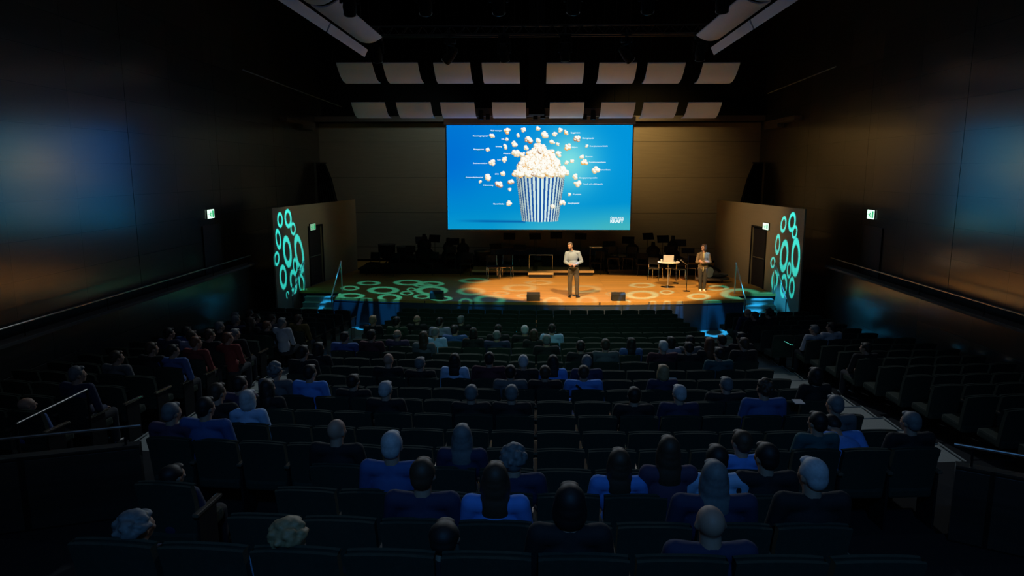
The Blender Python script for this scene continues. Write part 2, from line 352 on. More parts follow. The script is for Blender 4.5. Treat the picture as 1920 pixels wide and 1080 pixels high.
# low plaster walls beside the stage
PL = [(-8.31, 21.6), (-7.45, 28.4)]; PR = [(8.20, 21.6), (7.26, 28.4)]
for (p, q), s, nm, dn in ((PL, -1, 'portal_left', 1), (PR, 1, 'portal_right', 2)):
    p = Vector((*p, 0)); q = Vector((*q, 0)); d = (q - p).normalized(); n = Vector((d.y, -d.x, 0)) * (1 if s > 0 else -1)
    # wall with the doorway left open: three pieces in one mesh
    u0, u1 = 2.46, 3.52; top = 3.79; t = .05
    b = MB()
    def slab(a, c, z0, z1, b=b, p=p, d=d, n=n):
        pts = [p + d * a, p + d * c, p + d * c + n * t, p + d * a + n * t]; b.prism([(v.x, v.y) for v in pts], z0, z1)
    L = (q - p).length
    slab(0, u0, FLOOR0, top); slab(u1, L, FLOOR0, top); slab(u0, u1, 2.98, top); slab(u0, u1, FLOOR0, .9)
    struct('wall_' + nm, b, 'portal')
    door = MB(); pts = [p + d * (u0 + .01) + n * .045, p + d * (u1 - .01) + n * .045, p + d * (u1 - .01) + n * .085, p + d * (u0 + .01) + n * .085]
    door.prism([(v.x, v.y) for v in pts], .91, 2.96)
    do = struct('door_%d' % dn, door, 'darkpanel')
    hb = MB(); a = p + d * (u0 + .15) + n * .03; c = p + d * (u1 - .12) + n * .03
    hb.tube((a.x, a.y, 1.92), (c.x, c.y, 1.92), .022); hb.tube((a.x, a.y, 1.92), (a.x + n.x * .06, a.y + n.y * .06, 1.92), .02); hb.tube((c.x, c.y, 1.92), (c.x + n.x * .06, c.y + n.y * .06, 1.92), .02)
    obj('push_bar', hb, 'steel', do)
    fr = MB()
    for uu in (u0 - .03, u1 + .03):
        a = p + d * uu - n * .01; fr.box((a.x, a.y, 1.95), (.05, .05, 2.08), (0, 0, math.atan2(d.y, d.x)))
    a = p + d * ((u0 + u1) / 2) - n * .01; fr.box((a.x, a.y, 3.01), (u1 - u0 + .1, .05, .05), (0, 0, math.atan2(d.y, d.x)))
    obj('door_frame', fr, 'black', do)
# side galleries with parapet, door and handrail
for s, nm, dn in ((-1, 'left', 3), (1, 'right', 4)):
    struct('wall_gallery_' + nm, MB().box((s * 9.1, 11.5, .9), (.16, 20.2, 2.2)), 'wall')
    struct('trim_gallery_ledge_' + nm, MB().box((s * 9.06, 11.5, 2.04), (.3, 20.2, .07), bevel=.01), 'beam')
    struct('floor', MB().box((s * 9.42, 11.4, 1.2), (.44, 20.3, .12)), 'carpet')
    struct('door_%d' % dn, MB().box((s * (WX - .02), 20.2, 2.32), (.04, 1.1, 2.1)), 'darkpanel')
    r = thing('handrail', 'long steel handrail along the %s gallery parapet' % nm, 'handrail', (s * 9.0, 11.3, 2.0), group='gallery handrails')
    obj('rail', MB().tube((0, -9.5, .32), (0, 10.1, .32), .019), 'steel', r)
    for k in range(9): obj('post', MB().tube((0, -9.3 + k * 2.4, .06), (0, -9.3 + k * 2.4, .32), .012), 'blackmetal', r)
# running-man signs above the four doors
M['signgreen'] = mat('exit_sign_green', (.0, .25, .08), .4, emit=(.02, .42, .16), estr=1.0)
M['signwhite'] = mat('exit_sign_white', (.8, .9, .85), .4, emit=(.70, 1.0, .80), estr=1.3)
M['signdim'] = mat('exit_sign_white_dim', (.5, .7, .55), .4, emit=(.30, .62, .42), estr=.55)
def exit_sign(loc, rz, label, w=.42, h=.26, wm='signwhite'):
    t = thing('exit_sign', label, 'exit sign', loc, rz, 'green and white exit signs')
    obj('housing', MB().box((0, .025, 0), (w + .03, .05, h + .03), bevel=.008), 'blackmetal', t)
    obj('sign_face', MB().box((0, -.004, 0), (w, .012, h)), wm, t)
    b = MB()                                         # doorway, running figure and arrow
    b.box((w * .30, -.013, 0), (w * .2, .006, h * .74))
    b.ball((-w * .02, -.013, h * .27), (.02, .004, .02), 1)
    b.tube((-w * .04, -.013, h * .16), (-w * .10, -.013, -h * .08), .016, seg=6)
    b.tube((-w * .10, -.013, -h * .06), (w * .02, -.013, -h * .22), .011, seg=6); b.tube((w * .02, -.013, -h * .22), (-w * .02, -.013, -h * .36), .009, seg=6)
    b.tube((-w * .10, -.013, -h * .06), (-w * .2, -.013, -h * .30), .011, seg=6)
    b.tube((-w * .05, -.013, h * .12), (w * .08, -.013, h * .02), .008, seg=6); b.tube((-w * .05, -.013, h * .12), (-w * .16, -.013, h * .02), .008, seg=6)
    b.tube((-w * .42, -.013, 0), (-w * .26, -.013, 0), .010, seg=6)
    obj('pictogram', b, 'signgreen', t)
p = onX(395, 401, -WX + .02); exit_sign(p, math.radians(90), 'lit exit sign on the left hall wall beyond the gallery rail')
p = onX(1633, 402, WX - .02); exit_sign(p, math.radians(-90), 'lit exit sign on the right hall wall beyond the gallery rail')
def on_wall(u, v, P):
    a = Vector((*P[0], 0)); c = Vector((*P[1], 0)); d = (c - a).normalized(); n = Vector((d.y, -d.x, 0)); r = ray(u, v)
    return CAM + r * ((a - CAM).dot(n) / r.dot(n)), math.atan2(d.y, d.x)
p, a = on_wall(584.5, 425.5, PL); exit_sign(p + Vector((.04, 0, 0)), a, 'dim exit sign above the door in the left stage side wall', .40, .22, 'signdim')
p, a = on_wall(1438, 424.5, PR); exit_sign(p - Vector((.04, 0, 0)), a + math.pi, 'bright exit sign above the door in the right stage side wall', .40, .22)

# ------------------------------------------------------------------ stage
pts = [(x, stage_front(x)) for x in [-6.6 + .4 * k for k in range(34)]]
poly = pts + [(6.6, 23.1), (8.0, 23.1), (7.25, 28.4), (9.6, 31), (-9.6, 31), (-7.42, 28.4), (-8.1, 23.1), (-6.6, 23.1)]
struct('floor_stage', MB().prism(poly, .82, .90), 'wood')
b = MB()
rows = [[(x, y + .002, z) for x, y in [(-6.58, 23.1)] + pts + [(6.58, 23.1)]] for z in (FLOOR0, .82)]
b.sheet(rows, .04, (0, 1, 0)); struct('wall_stage_front', b, 'fascia')
b = MB(); rows = [[(x, y - o, z) for x, y in pts] for (o, z) in ((-.02, .79), (.006, .79), (.006, .80), (-.02, .80))]
b.sheet(rows); struct('trim_stage_lip', b, 'fascia')
for s in (-1, 1): struct('wall_stage_side_' + ('left' if s < 0 else 'right'), MB().box((s * 7.27, 23.22, .36), (1.5, .06, .86)), 'fascia')
M['step'] = mat('painted_stage_steps', (.34, .42, .40), .6, noise=.2)
for s, nm in ((-1, 'left'), (1, 'right')):
    x0, x1 = 6.68, 7.86
    st = thing('stage_steps', 'flight of steps up to the stage at its %s end, tinted cyan' % nm, 'steps', (s * (x0 + x1) / 2, 22.5, FLOOR0), group='stage steps')
    n = 5; H = .9 - FLOOR0
    for k in range(n):
        z = H * (k + 1) / (n + 1); y0 = 21.9 + k * .24 - 22.5
        obj('tread', MB().box((0, y0 + .13, z - .02), (x1 - x0, .27, .04), bevel=.005), 'step', st)
        obj('riser', MB().box((0, y0 + .03, z / 2 - .02), (x1 - x0 - .02, .02, z - .02)), 'step', st)
    for xx, side in ((x0 - .05, 'inner'), (x1 + .05, 'outer')):
        hr = thing('handrail', 'bent steel handrail on the %s side of the %s stage steps' % (side, nm), 'handrail', (s * xx, 22.5, 0), group='stage step handrails')
        obj('rail', MB().path([(0, -.62, FLOOR0), (0, -.62, .93), (0, .62, 1.93), (0, .62, .88)], .021), 'steel', hr)
        obj('foot_plate', MB().lathe((0, -.62, FLOOR0), [(.05, 0), (.05, .012)], 12), 'steel', hr)
# rails of the entrances at the back of the hall
for s, nm in ((-1, 'left'), (1, 'right')):
    A, Bp = (Vector((-4.0, 6.5, 0)), Vector((-5.0, 6.14, 0))) if s < 0 else (Vector((3.95, 6.29, 0)), Vector((4.75, 5.85, 0)))
    d = (Bp - A).normalized(); E_ = A + d * 4.6; hz = 2.405
    w_ = MB(); nn = Vector((-d.y, d.x, 0)); nn = nn if nn.y > 0 else -nn
    w_.prism([(v.x, v.y) for v in (A, E_, E_ + nn * .12, A + nn * .12)], .6, 2.22)
    if s < 0: struct('wall_entrance_left', w_, 'wall')
    else: struct('wall_entrance_right', w_, 'wall')
    r = thing('handrail', 'steel handrail on top of the low wall round the %s rear entrance' % nm, 'handrail', (A.x, A.y, 2.2), group='entrance handrails')
    obj('rail', MB().tube((0, .06, hz - 2.2), tuple((d * 4.5 + Vector((0, .06, hz - 2.2)))), .015), 'steel', r)
    for k in range(4): q = d * (.15 + k * 1.4); obj('post', MB().tube((q.x, q.y + .06, 0), (q.x, q.y + .06, hz - 2.2), .012), 'blackmetal', r)
r = thing('handrail', 'sloping steel handrail beside the left side block of seats', 'handrail', (-5.5, 7.4, 0), group='entrance handrails')
p0, p1 = onX(30, 795, -5.5), onX(163, 730, -5.5)
obj('rail', MB().tube(p0 - Vector((-5.5, 7.4, 0)), p1 - Vector((-5.5, 7.4, 0)), .013), 'steel', r)
for q in (p0, p1): obj('post', MB().tube(q - Vector((-5.5, 7.4, 0)), (0, q.y - 7.4, 1.2), .014), 'blackmetal', r)

# ------------------------------------------------------------------ projection screen
SY = 26.6
sA, sB = onY(837, 235, SY), onY(1181, 431, SY)
sx0, sx1, sz0, sz1 = sA.x, sB.x, sB.z, sA.z
SW, SH = sx1 - sx0, sz1 - sz0
def srgb(c): c = np.asarray(c, float) / 255; return np.where(c <= .04045, c / 12.92, ((c + .055) / 1.055) ** 2.4)
GW, GH = 600, 346
def paint_slide():
    """the projected slide as a grid of colours (picture frame 1680 x 970)"""
    X, Y = np.meshgrid(np.linspace(0, 1680, GW), np.linspace(0, 970, GH))
    def mix(a, b, t): t = np.clip(t, 0, 1)[..., None]; return a * (1 - t) + b * t
    img = np.ones((GH, GW, 3)) * np.array([0, 122, 214.])
    img = mix(img, np.array([0, 148, 218.]), (X - 200) / 900)
    img = mix(img, np.array([0, 146, 205.]), (Y - 350) / 600)
    img = mix(img, np.array([126, 222, 226.]), np.exp(-(((X - 1110) / 250) ** 2 + ((Y - 340) / 260) ** 2)) * 1.0)
    img = mix(img, np.array([0, 108, 208.]), np.exp(-((X / 230) ** 2 + ((Y - 300) / 300) ** 2)) * .7)
    img = mix(img, np.array([60, 180, 205.]), (Y - 760 + .06 * (X - 840)) / 190 * np.clip((X - 300) / 700, .15, .8))
    img = mix(img, np.array([70, 180, 180.]), np.exp(-(((X - 1600) / 300) ** 2 + ((Y - 970) / 120) ** 2)) * .6)
    img = mix(img, np.array([4, 86, 160.]), np.exp(-((Y - 888 - .01 * X) / 11) ** 2) * np.clip((X - 60) / 350, 0, .8) * (X < 720))
    rs = np.random.RandomState(3)
    def blob(cx, cy, r, seed, tone=0, sq=1.0):
        q = np.random.RandomState(seed); n = q.randint(4, 7); a0 = q.rand() * 6.28
        pts = [(cx, cy, r * .6)] + [(cx + math.cos(a0 + (k + .7 * q.rand()) * 6.283 / n) * r * (.35 + .3 * q.rand()), cy + math.sin(a0 + (k + .7 * q.rand()) * 6.283 / n) * r * (.35 + .3 * q.rand()), r * (.30 + .34 * q.rand())) for k in range(n)]
        zb = np.full(X.shape, -1.); nx = np.zeros(X.shape); ny = np.zeros(X.shape)
        i0, i1 = max(0, int((cy - r * 1.3) / 970 * GH)), min(GH, int((cy + r * 1.3) / 970 * GH) + 2)
        j0, j1 = max(0, int((cx - r * 1.3) / 1680 * GW)), min(GW, int((cx + r * 1.3) / 1680 * GW) + 2)
        xs, ys = X[i0:i1, j0:j1], Y[i0:i1, j0:j1]
        zb = np.full(xs.shape, -1.); lit = np.zeros(xs.shape); edge = np.zeros(xs.shape)
        for (px, py, pr) in pts:
            dx, dy = (xs - px) / pr, (ys - py) / pr; rr = dx * dx + dy * dy
            z = np.where(rr < 1, np.sqrt(np.maximum(0, 1 - rr)) * pr, -1)
            l = .72 + .28 * (dx * .25 - dy * .55 + np.sqrt(np.maximum(0, 1 - rr)) * .75)
            up = z > zb; zb = np.where(up, z, zb); lit = np.where(up, l, lit); edge = np.where(up, rr, edge)
        cov = np.clip((zb > 0) * 1.0, 0, 1)
        c1 = np.array([255, 254, 247.]); c0 = np.array([[214, 186, 128.], [228, 158, 55.], [160, 96, 35.]][tone])
        t = np.clip((lit - .74) / .19, 0, 1)[..., None]
        col = c0 * (1 - t) + c1 * t
        sub = img[i0:i1, j0:j1]; img[i0:i1, j0:j1] = np.where(cov[..., None] > 0, col, sub)
    # tub
    t = (Y - 465) / (893 - 465); xl = 630 + t * 58; xr = 1078 - t * 58
    bot = 893 + 10 * np.sqrt(np.maximum(0, 1 - ((X - 854) / 170) ** 2)) - 6
    inside = (t > 0) & (X > xl) & (X < xr) & (Y < bot)
    u = (X - (xl + xr) / 2) / ((xr - xl) / 2)
    ang = np.arcsin(np.clip(u, -1, 1)) / math.pi + .5
    stripe = (np.abs(((ang * 17) % 1) - .5) < .23)
    wht = np.array([214, 240, 238.]); sh = np.clip(.80 + .20 * np.cos((u - .15) * 1.5), 0, 1)[..., None]
    blue = np.array([22, 82, 160.]) * (1 - np.clip(np.abs(u) - .5, 0, .5)[..., None] * .7) + np.array([20, 40, 30.]) * np.clip(np.abs(u) - .5, 0, .5)[..., None]
    img[:] = np.where(inside[..., None], np.where(stripe[..., None], blue, wht * sh), img)
    # heap, back to front
    heap = []
    for k in range(170):
        yy = 215 + 240 * rs.rand() ** .8
        half = 232 * min(1, .12 + ((yy - 195) / 215)) ** .9 if yy < 410 else 236
        xx = 853 + (rs.rand() * 2 - 1) * (half - 20)
        heap.append((yy, xx, 24 + 16 * rs.rand(), k))
    for k in range(14): heap.append((446 + 9 * math.sin(k * 2.3), 622 + k * 35, 30 + 5 * math.sin(k * 5), 900 + k))
    heap += [(196, 828, 40, 401), (200, 876, 30, 402), (230, 838, 36, 404), (262, 832, 34, 405), (275, 690, 34, 411), (250, 775, 32, 412), (250, 945, 34, 413)]
    for yy, xx, rr, k in sorted(heap):
        blob(xx, yy, rr, k, (1 if (k % 4 and 700 < xx < 1040 and 230 < yy < 405) or k % 5 == 0 else (2 if k % 13 == 0 else 0)))
    # flying kernels: x, y, r in the picture frame
    fly = [(551, 48, 36, 1), (418, 98, 26, 0), (547, 127, 17, 0), (536, 195, 22, 0), (377, 223, 24, 0), (628, 258, 38, 0), (529, 316, 30, 0), (414, 345, 29, 0),
           (513, 447, 27, 0), (372, 475, 33, 0), (302, 520, 18, 0), (472, 547, 34, 2), (587, 517, 30, 2), (575, 592, 17, 0), (570, 725, 31, 0), (698, 42, 24, 0),
           (650, 92, 19, 0), (741, 128, 38, 2), (617, 172, 28, 0), (719, 207, 27, 0), (828, 32, 27, 0), (833, 140, 26, 0), (893, 87, 36, 0), (978, 80, 24, 0),
           (1032, 48, 24, 0), (1083, 71, 27, 1), (1186, 125, 33, 2), (958, 154, 28, 0), (1010, 176, 19, 0), (1096, 200, 33, 1), (1271, 192, 17, 0), (1018, 262, 30, 0),
           (1228, 288, 21, 0), (1090, 342, 21, 0), (1140, 327, 20, 0), (1253, 340, 31, 1), (1359, 410, 34, 0), (1171, 475, 27, 0), (1193, 540, 38, 0), (1122, 637, 19, 0),
           (1063, 712, 31, 0), (968, 748, 22, 0), (845, 240, 26, 2)]
    for k, (x, y, r, tn) in enumerate(fly): blob(x, y, r, 600 + k, tn)
    return srgb(np.clip(img, 0, 255))
colr = paint_slide()
scr = thing('projection_screen', 'large hanging projection screen showing a blue slide of striped popcorn tub', 'screen', ((sx0 + sx1) / 2, SY, sz0))
xs = np.linspace(-SW / 2, SW / 2, GW); zs = np.linspace(SH, 0, GH)
XX, ZZ = np.meshgrid(xs, zs)
co = np.stack([XX, np.zeros_like(XX), ZZ], -1).reshape(-1, 3)
idx = np.arange(GW * GH).reshape(GH, GW)
fc = np.stack([idx[:-1, :-1], idx[1:, :-1], idx[1:, 1:], idx[:-1, 1:]], -1).reshape(-1, 4)
me = bpy.data.meshes.new('projected_slide'); me.vertices.add(len(co)); me.vertices.foreach_set('co', co.ravel())
me.loops.add(fc.size); me.loops.foreach_set('vertex_index', fc.ravel().astype(np.int32))
me.polygons.add(len(fc)); me.polygons.foreach_set('loop_start', np.arange(0, fc.size, 4, dtype=np.int32)); me.polygons.foreach_set('loop_total', np.full(len(fc), 4, dtype=np.int32))
me.update(); ca = me.color_attributes.new('slide', 'FLOAT_COLOR', 'POINT')
ca.data.foreach_set('color', np.concatenate([colr.reshape(-1, 3), np.ones((GW * GH, 1))], 1).ravel().astype(np.float32))
M['slide'] = m = mat('projected_slide', (0, 0, 0), .9, spec=.0); nt = m.node_tree; at = nt.nodes.new('ShaderNodeVertexColor'); at.layer_name = 'slide'
nt.links.new(at.outputs[0], nt.nodes['Principled BSDF'].inputs['Emission Color']); nt.nodes['Principled BSDF'].inputs['Emission Strength'].default_value = 1.0
obj('projected_slide', me, 'slide', scr)
obj('fabric', MB().box((0, .012, SH / 2), (SW + .02, .012, SH + .02)), 'black', scr)
fr = MB(); fr.box((-SW / 2 - .025, 0, SH / 2), (.04, .02, SH + .06)).box((SW / 2 + .025, 0, SH / 2), (.04, .02, SH + .06)).box((0, 0, -.03), (SW + .09, .02, .04))
obj('border', fr, 'beam', scr)
obj('screen_casing', MB().box((0, .05, SH + .17), (SW + .2, .24, .27), bevel=.02), mat('grey_screen_casing', (.25, .24, .24), .5), scr)
for s in (-1, 1): obj('hanger', MB().tube((s * SW * .4, .05, SH + .3), (s * SW * .4, .05, 12.2 - sz0), .01), 'blackmetal', scr)
M['lettering'] = mat('projected_lettering', (0, 0, 0), .9, spec=0, emit=(.85, .97, 1.0), estr=1.0)
FONT = None
def slide_text(txt, x, y, h, align='LEFT', width=None, bold=0.0):
    cu = bpy.data.curves.new('t', 'FONT'); cu.body = txt; cu.size = 1; cu.offset = bold; cu.extrude = 0; cu.align_x = 'LEFT'
    o = bpy.data.objects.new('t', cu); COL.objects.link(o); bpy.context.view_layer.update()
    me = bpy.data.meshes.new_from_object(o.evaluated_get(bpy.context.evaluated_depsgraph_get())); bpy.data.objects.remove(o)
    n = len(me.vertices); c = np.zeros(n * 3); me.vertices.foreach_get('co', c); c = c.reshape(-1, 3)
    mn, mx = c.min(0), c.max(0); k = SW / 1680
    sx = (width * k) / (mx[0] - mn[0]); sz = h * k / .72
    px = x if align == 'LEFT' else x - width
    out = np.stack([(c[:, 0] - mn[0]) * sx + (px - 840) * k, np.full(n, -.006), SH - y * (SH / 970) + (c[:, 1] - .36) * sz], -1)
    me.vertices.foreach_set('co', out.ravel()); me.update()
    obj('lettering', me, 'lettering', scr)
LT = [('Risk manager', 506, 48, 103), ('Planeringsingenjör', 383, 97, 143), ('HR', 526, 126, 26), ('Strateg', 503, 193, 57), ('Bolagsjurist', 340, 219, 94),
      ('Aktuarie', 580, 257, 66), ('CIO', 491, 317, 30), ('Business analyst', 370, 347, 130), ('CFO', 474, 448, 36), ('Kommunikationschef', 331, 478, 160),
      ('Nätstrateg', 422, 552, 90), ('Planarkitekt', 523, 727, 100)]
for t, x, y, wd in LT: slide_text(t, x, y, 12, 'RIGHT', wd, .02)
RTX = [('Byggledare', 1125, 69, 84), ('Mätningsingenjör', 1230, 119, 107), ('Säljare', 1136, 202, 52), ('Energisystemarkitekt', 1298, 190, 162), ('Ekonom', 1261, 287, 64),
       ('Produktionsmedarbetare', 1293, 338, 152), ('Samordnare', 1396, 408, 92), ('Energisystemspecialist', 1210, 482, 160), ('Kund- och miljöingenjör', 1247, 539, 178),
       ('IT-arkitekt', 1152, 637, 76), ('Energiingenjör', 1106, 719, 108)]
for t, x, y, wd in RTX: slide_text(t, x, y, 12, 'LEFT', wd, .02)
slide_text('ÖRESUNDS', 1498, 858, 17, 'LEFT', 122, .03); slide_text('KRAFT', 1498, 888, 30, 'LEFT', 122, .05)

# ------------------------------------------------------------------ sound reflectors above the stage
def reflector_row(xs, yt, yb, vt, vb, which):
    for k, (ul, ur) in enumerate(xs):
        a, c = onY(ul, vt, yt), onY(ur, vt, yt); zt = a.z; zb = onY(ul, vb, yb).z
        xm = (a.x + c.x) / 2; hw = (c.x - a.x) / 2
        side = ('leftmost', 'second from left', 'third from left', 'fourth from left', 'fourth from right', 'third from right', 'second from right', 'rightmost')[k]
        t = thing('sound_reflector', 'curved white sound reflector, %s in the %s row above the screen' % (side, which), 'reflector panel', (xm, yb, zb), group='curved reflectors, %s row' % which)
        rows = []
        for j in range(9):
            q = j / 8; y = (yt - yb) * (1 - q) ** 1.0; z = (zt - zb) * (1 - q) - .16 * math.sin(math.pi * q) * 1.0
            rows.append([(-hw + 2 * hw * i / 6, y, z) for i in range(7)])
        obj('panel', MB().sheet(rows, .03, (0, .3, 1)), 'reflector', t, smooth=True)
        fr = MB()
        for s in (-1, 1): fr.tube((s * hw * .7, 0, .04), (s * hw * .7, (yt - yb), zt - zb + .05), .015)
        obj('frame', fr, 'blackmetal', t)
        for s in (-1, 1): obj('cable', MB().tube((s * hw * .7, (yt - yb) * .5, (zt - zb) * .5), (s * hw * .7, (yt - yb) * .5, 12.2 - zb), .004, seg=5), 'blackmetal', t)
reflector_row([(630, 697), (717, 783), (812, 881), (903, 974), (1025, 1096), (1124, 1195), (1215, 1286), (1319, 1388)], 22.9, 24.1, 119, 157, 'upper')
reflector_row([(658, 721), (742, 807), (825, 889), (922, 986), (1031, 1096), (1128, 1192), (1207, 1272), (1291, 1354)], 24.4, 25.5, 193, 222, 'lower')
for s, nm in ((-1, 'left'), (1, 'right')):
    for j, (y0, y1) in enumerate(((18.1, 21.95), (13.6, 18.0))):
        e = 'far' if j == 0 else 'near'
        t = thing('ceiling_strip', 'narrow grey ceiling strip on the %s side, %s segment' % (nm, e), 'ceiling panel', (s * 5.25, (y0 + y1) / 2, 8.38), group='slanted ceiling strips')
        L = (y1 - y0) / 2
        obj('panel', MB().sheet([[(s * .05, -L, 0), (s * .05, L, 0)], [(-s * .06, -L, .215), (-s * .06, L, .215)]], .03, (s * .8, 0, .6)), 'reflector', t)
        obj('cable', MB().tube((0, 0, .1), (0, 0, 3.8), .006, seg=5), 'blackmetal', t)
    for j, (y0, y1) in enumerate(((15.4, 19.6), (11.0, 15.2))):
        e = 'far' if j == 0 else 'near'
        t = thing('ceiling_panel', 'curved white ceiling panel on the %s side, %s segment' % (nm, e), 'ceiling panel', (s * 4.6, (y0 + y1) / 2, 8.42), group='curved ceiling panels')
        L = (y1 - y0) / 2; rows = []
        for i in range(8):
            q = i / 7; rows.append([(s * (.24 - .60 * q), -L, .0 + .10 * q - .09 * math.sin(q * 3.14)), (s * (.24 - .60 * q), L, .0 + .10 * q - .09 * math.sin(q * 3.14))])
        obj('panel', MB().sheet(rows, .03, (0, 0, 1)), 'reflector', t, smooth=True)
        obj('cable', MB().tube((0, 0, .1), (0, 0, 3.8), .006, seg=5), 'blackmetal', t)
# slack cable tracks in the side voids
for s, nm, q0, q1 in ((-1, 'left', (455, 131), (640, 200)), (1, 'right', (1567, 125), (1440, 175))):
    a = onX(*q0, s * 8.0); c = onX(*q1, s * 8.0)
    t = thing('ceiling_pipe', 'thin pipe hung high in the dark %s of the stage' % nm, 'pipe', a, group='thin pipes beside the stage')
    obj('pipe', MB().tube((0, 0, 0), c - a, .018, seg=6), 'steel', t)
    for k in (0.1, .9): q = (c - a) * k; obj('hanger', MB().tube(q, q + Vector((0, 0, 12.2 - a.z - q.z)), .005, seg=5), 'blackmetal', t)

# ------------------------------------------------------------------ lighting bars and moving heads
def truss(y, z, x0, x1, label):
    t = thing('lighting_truss', label, 'lighting truss', (0, y, z), group='lighting trusses')
    b = MB()
    for dy, dz in ((-.14, -.12), (.14, -.12), (0, .13)): b.tube((x0, dy, dz), (x1, dy, dz), .024, seg=8)
    obj('chords', b, 'blackmetal', t)
    b = MB(); n = int((x1 - x0) / .4)
    for k in range(n):
        xa = x0 + k * .4
        b.tube((xa, -.14, -.12), (xa + .2, 0, .13), .009, seg=5); b.tube((xa + .2, 0, .13), (xa + .4, -.14, -.12), .009, seg=5); b.tube((xa, .14, -.12), (xa + .2, 0, .13), .009, seg=5)
    obj('bracing', b, 'blackmetal', t)
    for xx in (x0 + .5, 0, x1 - .5): obj('hanger', MB().tube((xx, 0, .13), (xx, 0, 12.2 - z), .01, seg=6), 'blackmetal', t)
truss(20.0, 8.75, -5.4, 5.4, 'long lighting truss in front of the curved reflectors')
truss(14.6, 8.85, -4.6, 4.6, 'near lighting truss across the top of the view')
M['lens'] = mat('lamp_lens', (.35, .36, .45), .1, spec=1, coat=1)
def moving_head(x, y, z, tgt, label, group):
    t = thing('moving_head_light', label, 'stage light', (x, y, z), group=group)
    obj('base', MB().box((0, 0, 0), (.30, .22, .12), bevel=.02), 'black', t)
    obj('clamp', MB().box((0, 0, .16), (.05, .30, .22)), 'blackmetal', t)
    d = (Vector(tgt) - Vector((x, y, z - .38))).normalized(); q = d.to_track_quat('Z', 'Y').to_matrix(); pv = Vector((0, 0, -.38))
    rz = math.atan2(d.y, d.x); sx = Vector((math.cos(rz + math.pi / 2), math.sin(rz + math.pi / 2), 0)) if abs(d.z) < .99 else Vector((1, 0, 0))
    yk = MB()
    for s in (-1, 1):
        yk.tube(Vector((0, 0, -.09)) + sx * s * .17, pv + sx * s * .17, .028, seg=8)
    yk.tube(Vector((0, 0, -.09)) - sx * .18, Vector((0, 0, -.09)) + sx * .18, .04, seg=8)
    obj('yoke', yk, 'black', t)
    h = MB(); h.tube(pv - d * .20, pv + d * .06, .10, .14, 18); h.tube(pv + d * .06, pv + d * .22, .14, .125, 18); h.ball(pv - d * .18, (.10, .10, .10), 2)
    obj('head', h, 'black', t, smooth=True)
    ln = MB(); ln.tube(pv + d * .20, pv + d * .232, .11, .10, 20); obj('lens', ln, 'lens', t)
    rg = MB()
    for k in range(20):
        a = 2 * math.pi * k / 20; b2 = 2 * math.pi * (k + 1) / 20
        u_ = q @ Vector((math.cos(a) * .128, math.sin(a) * .128, 0)); v_ = q @ Vector((math.cos(b2) * .128, math.sin(b2) * .128, 0)); rg.tube(pv + d * .225 + u_, pv + d * .225 + v_, .008, seg=5)
    obj('lens_ring', rg, 'steel', t)
for u, tg, lb in ((710, (-4.6, 22, 1), 'moving head light at the far left end of the far truss'), (832, (-8, 22, 2), 'moving head light turned left over the third upper reflector'),
                  (947, (-.8, 22.5, 1), 'moving head light pointing down, left of the centre of far truss'), (1060, (1.2, 22.5, 1), 'moving head light pointing down, right of the centre of far truss'),
                  (1175, (8, 22, 2), 'moving head light turned right over the sixth upper reflector'), (1300, (5, 23, 1), 'moving head light at the far right end of the far truss')):
    key = {710: 'FL', 832: 'L', 947: 'FC', 1175: 'R', 1300: 'FR'}.get(u)
    if key:
        loc, tg, _r = GOBO[key]; d = (Vector(tg) - Vector(loc)).normalized(); pv = Vector(loc) - d * .27; x_, y_, z_ = pv.x, pv.y, pv.z + .38
    else: x_, y_, z_ = onY(u, 72, 20.0).x, 20.0, 8.55
    moving_head(x_, y_, z_, tg, lb, 'moving heads on the far truss')
for u, tg, lb in ((655, (-5, 20, 1), 'moving head light hiding part of the left curved ceiling panel'), (797, (-3, 21, 1), 'moving head light second from left on the near truss'),
                  (935, (-1, 20, 1), 'moving head light left of centre on the near truss'), (1075, (1, 20, 1), 'moving head light right of centre on the near truss'),
                  (1215, (3, 21, 1), 'moving head light second from right on the near truss'), (1355, (5, 20, 1), 'moving head light hiding part of the right curved ceiling panel')):
    p = onY(u, 0, 14.6); moving_head(p.x, 14.6, 8.65, tg, lb, 'moving heads on the near truss')
# beam with small lamps between the lower reflectors
struct('trim_lamp_beam', MB().box((0, 26.0, 7.05), (5.0, .2, .28)), 'beam')
struct('trim_centre_beam', MB().box((-.03, 24.0, 8.9), (.52, .5, 4.2)), 'void')
for k, (u, v, big) in enumerate(((902, 216, 1), (915, 219, 0), (1004, 219, 0), (1018, 214, 1), (1096, 219, 0), (1112, 216, 1))):
    p = onY(u, v, 25.85)
    pos = ('left of', 'left of', 'between', 'between', 'right of', 'right of')[k]
    t = thing('stage_lamp', '%s black lamp hanging %s the middle pair of lower reflectors, %s' % ('tall' if big else 'small square', pos, 'oval' if big else 'boxy'), 'lamp', p, group='small lamps above the screen')
    if big: obj('lamp_body', MB().tube((0, 0, .16), (0, -.04, -.16), .08, .10, 14), 'black', t)
    else: obj('lamp_body', MB().box((0, 0, 0), (.16, .16, .2), bevel=.02), 'black', t)
    obj('bracket', MB().tube((0, 0, .1), (0, .02, 6.93 - p.z), .014, seg=6), 'blackmetal', t)
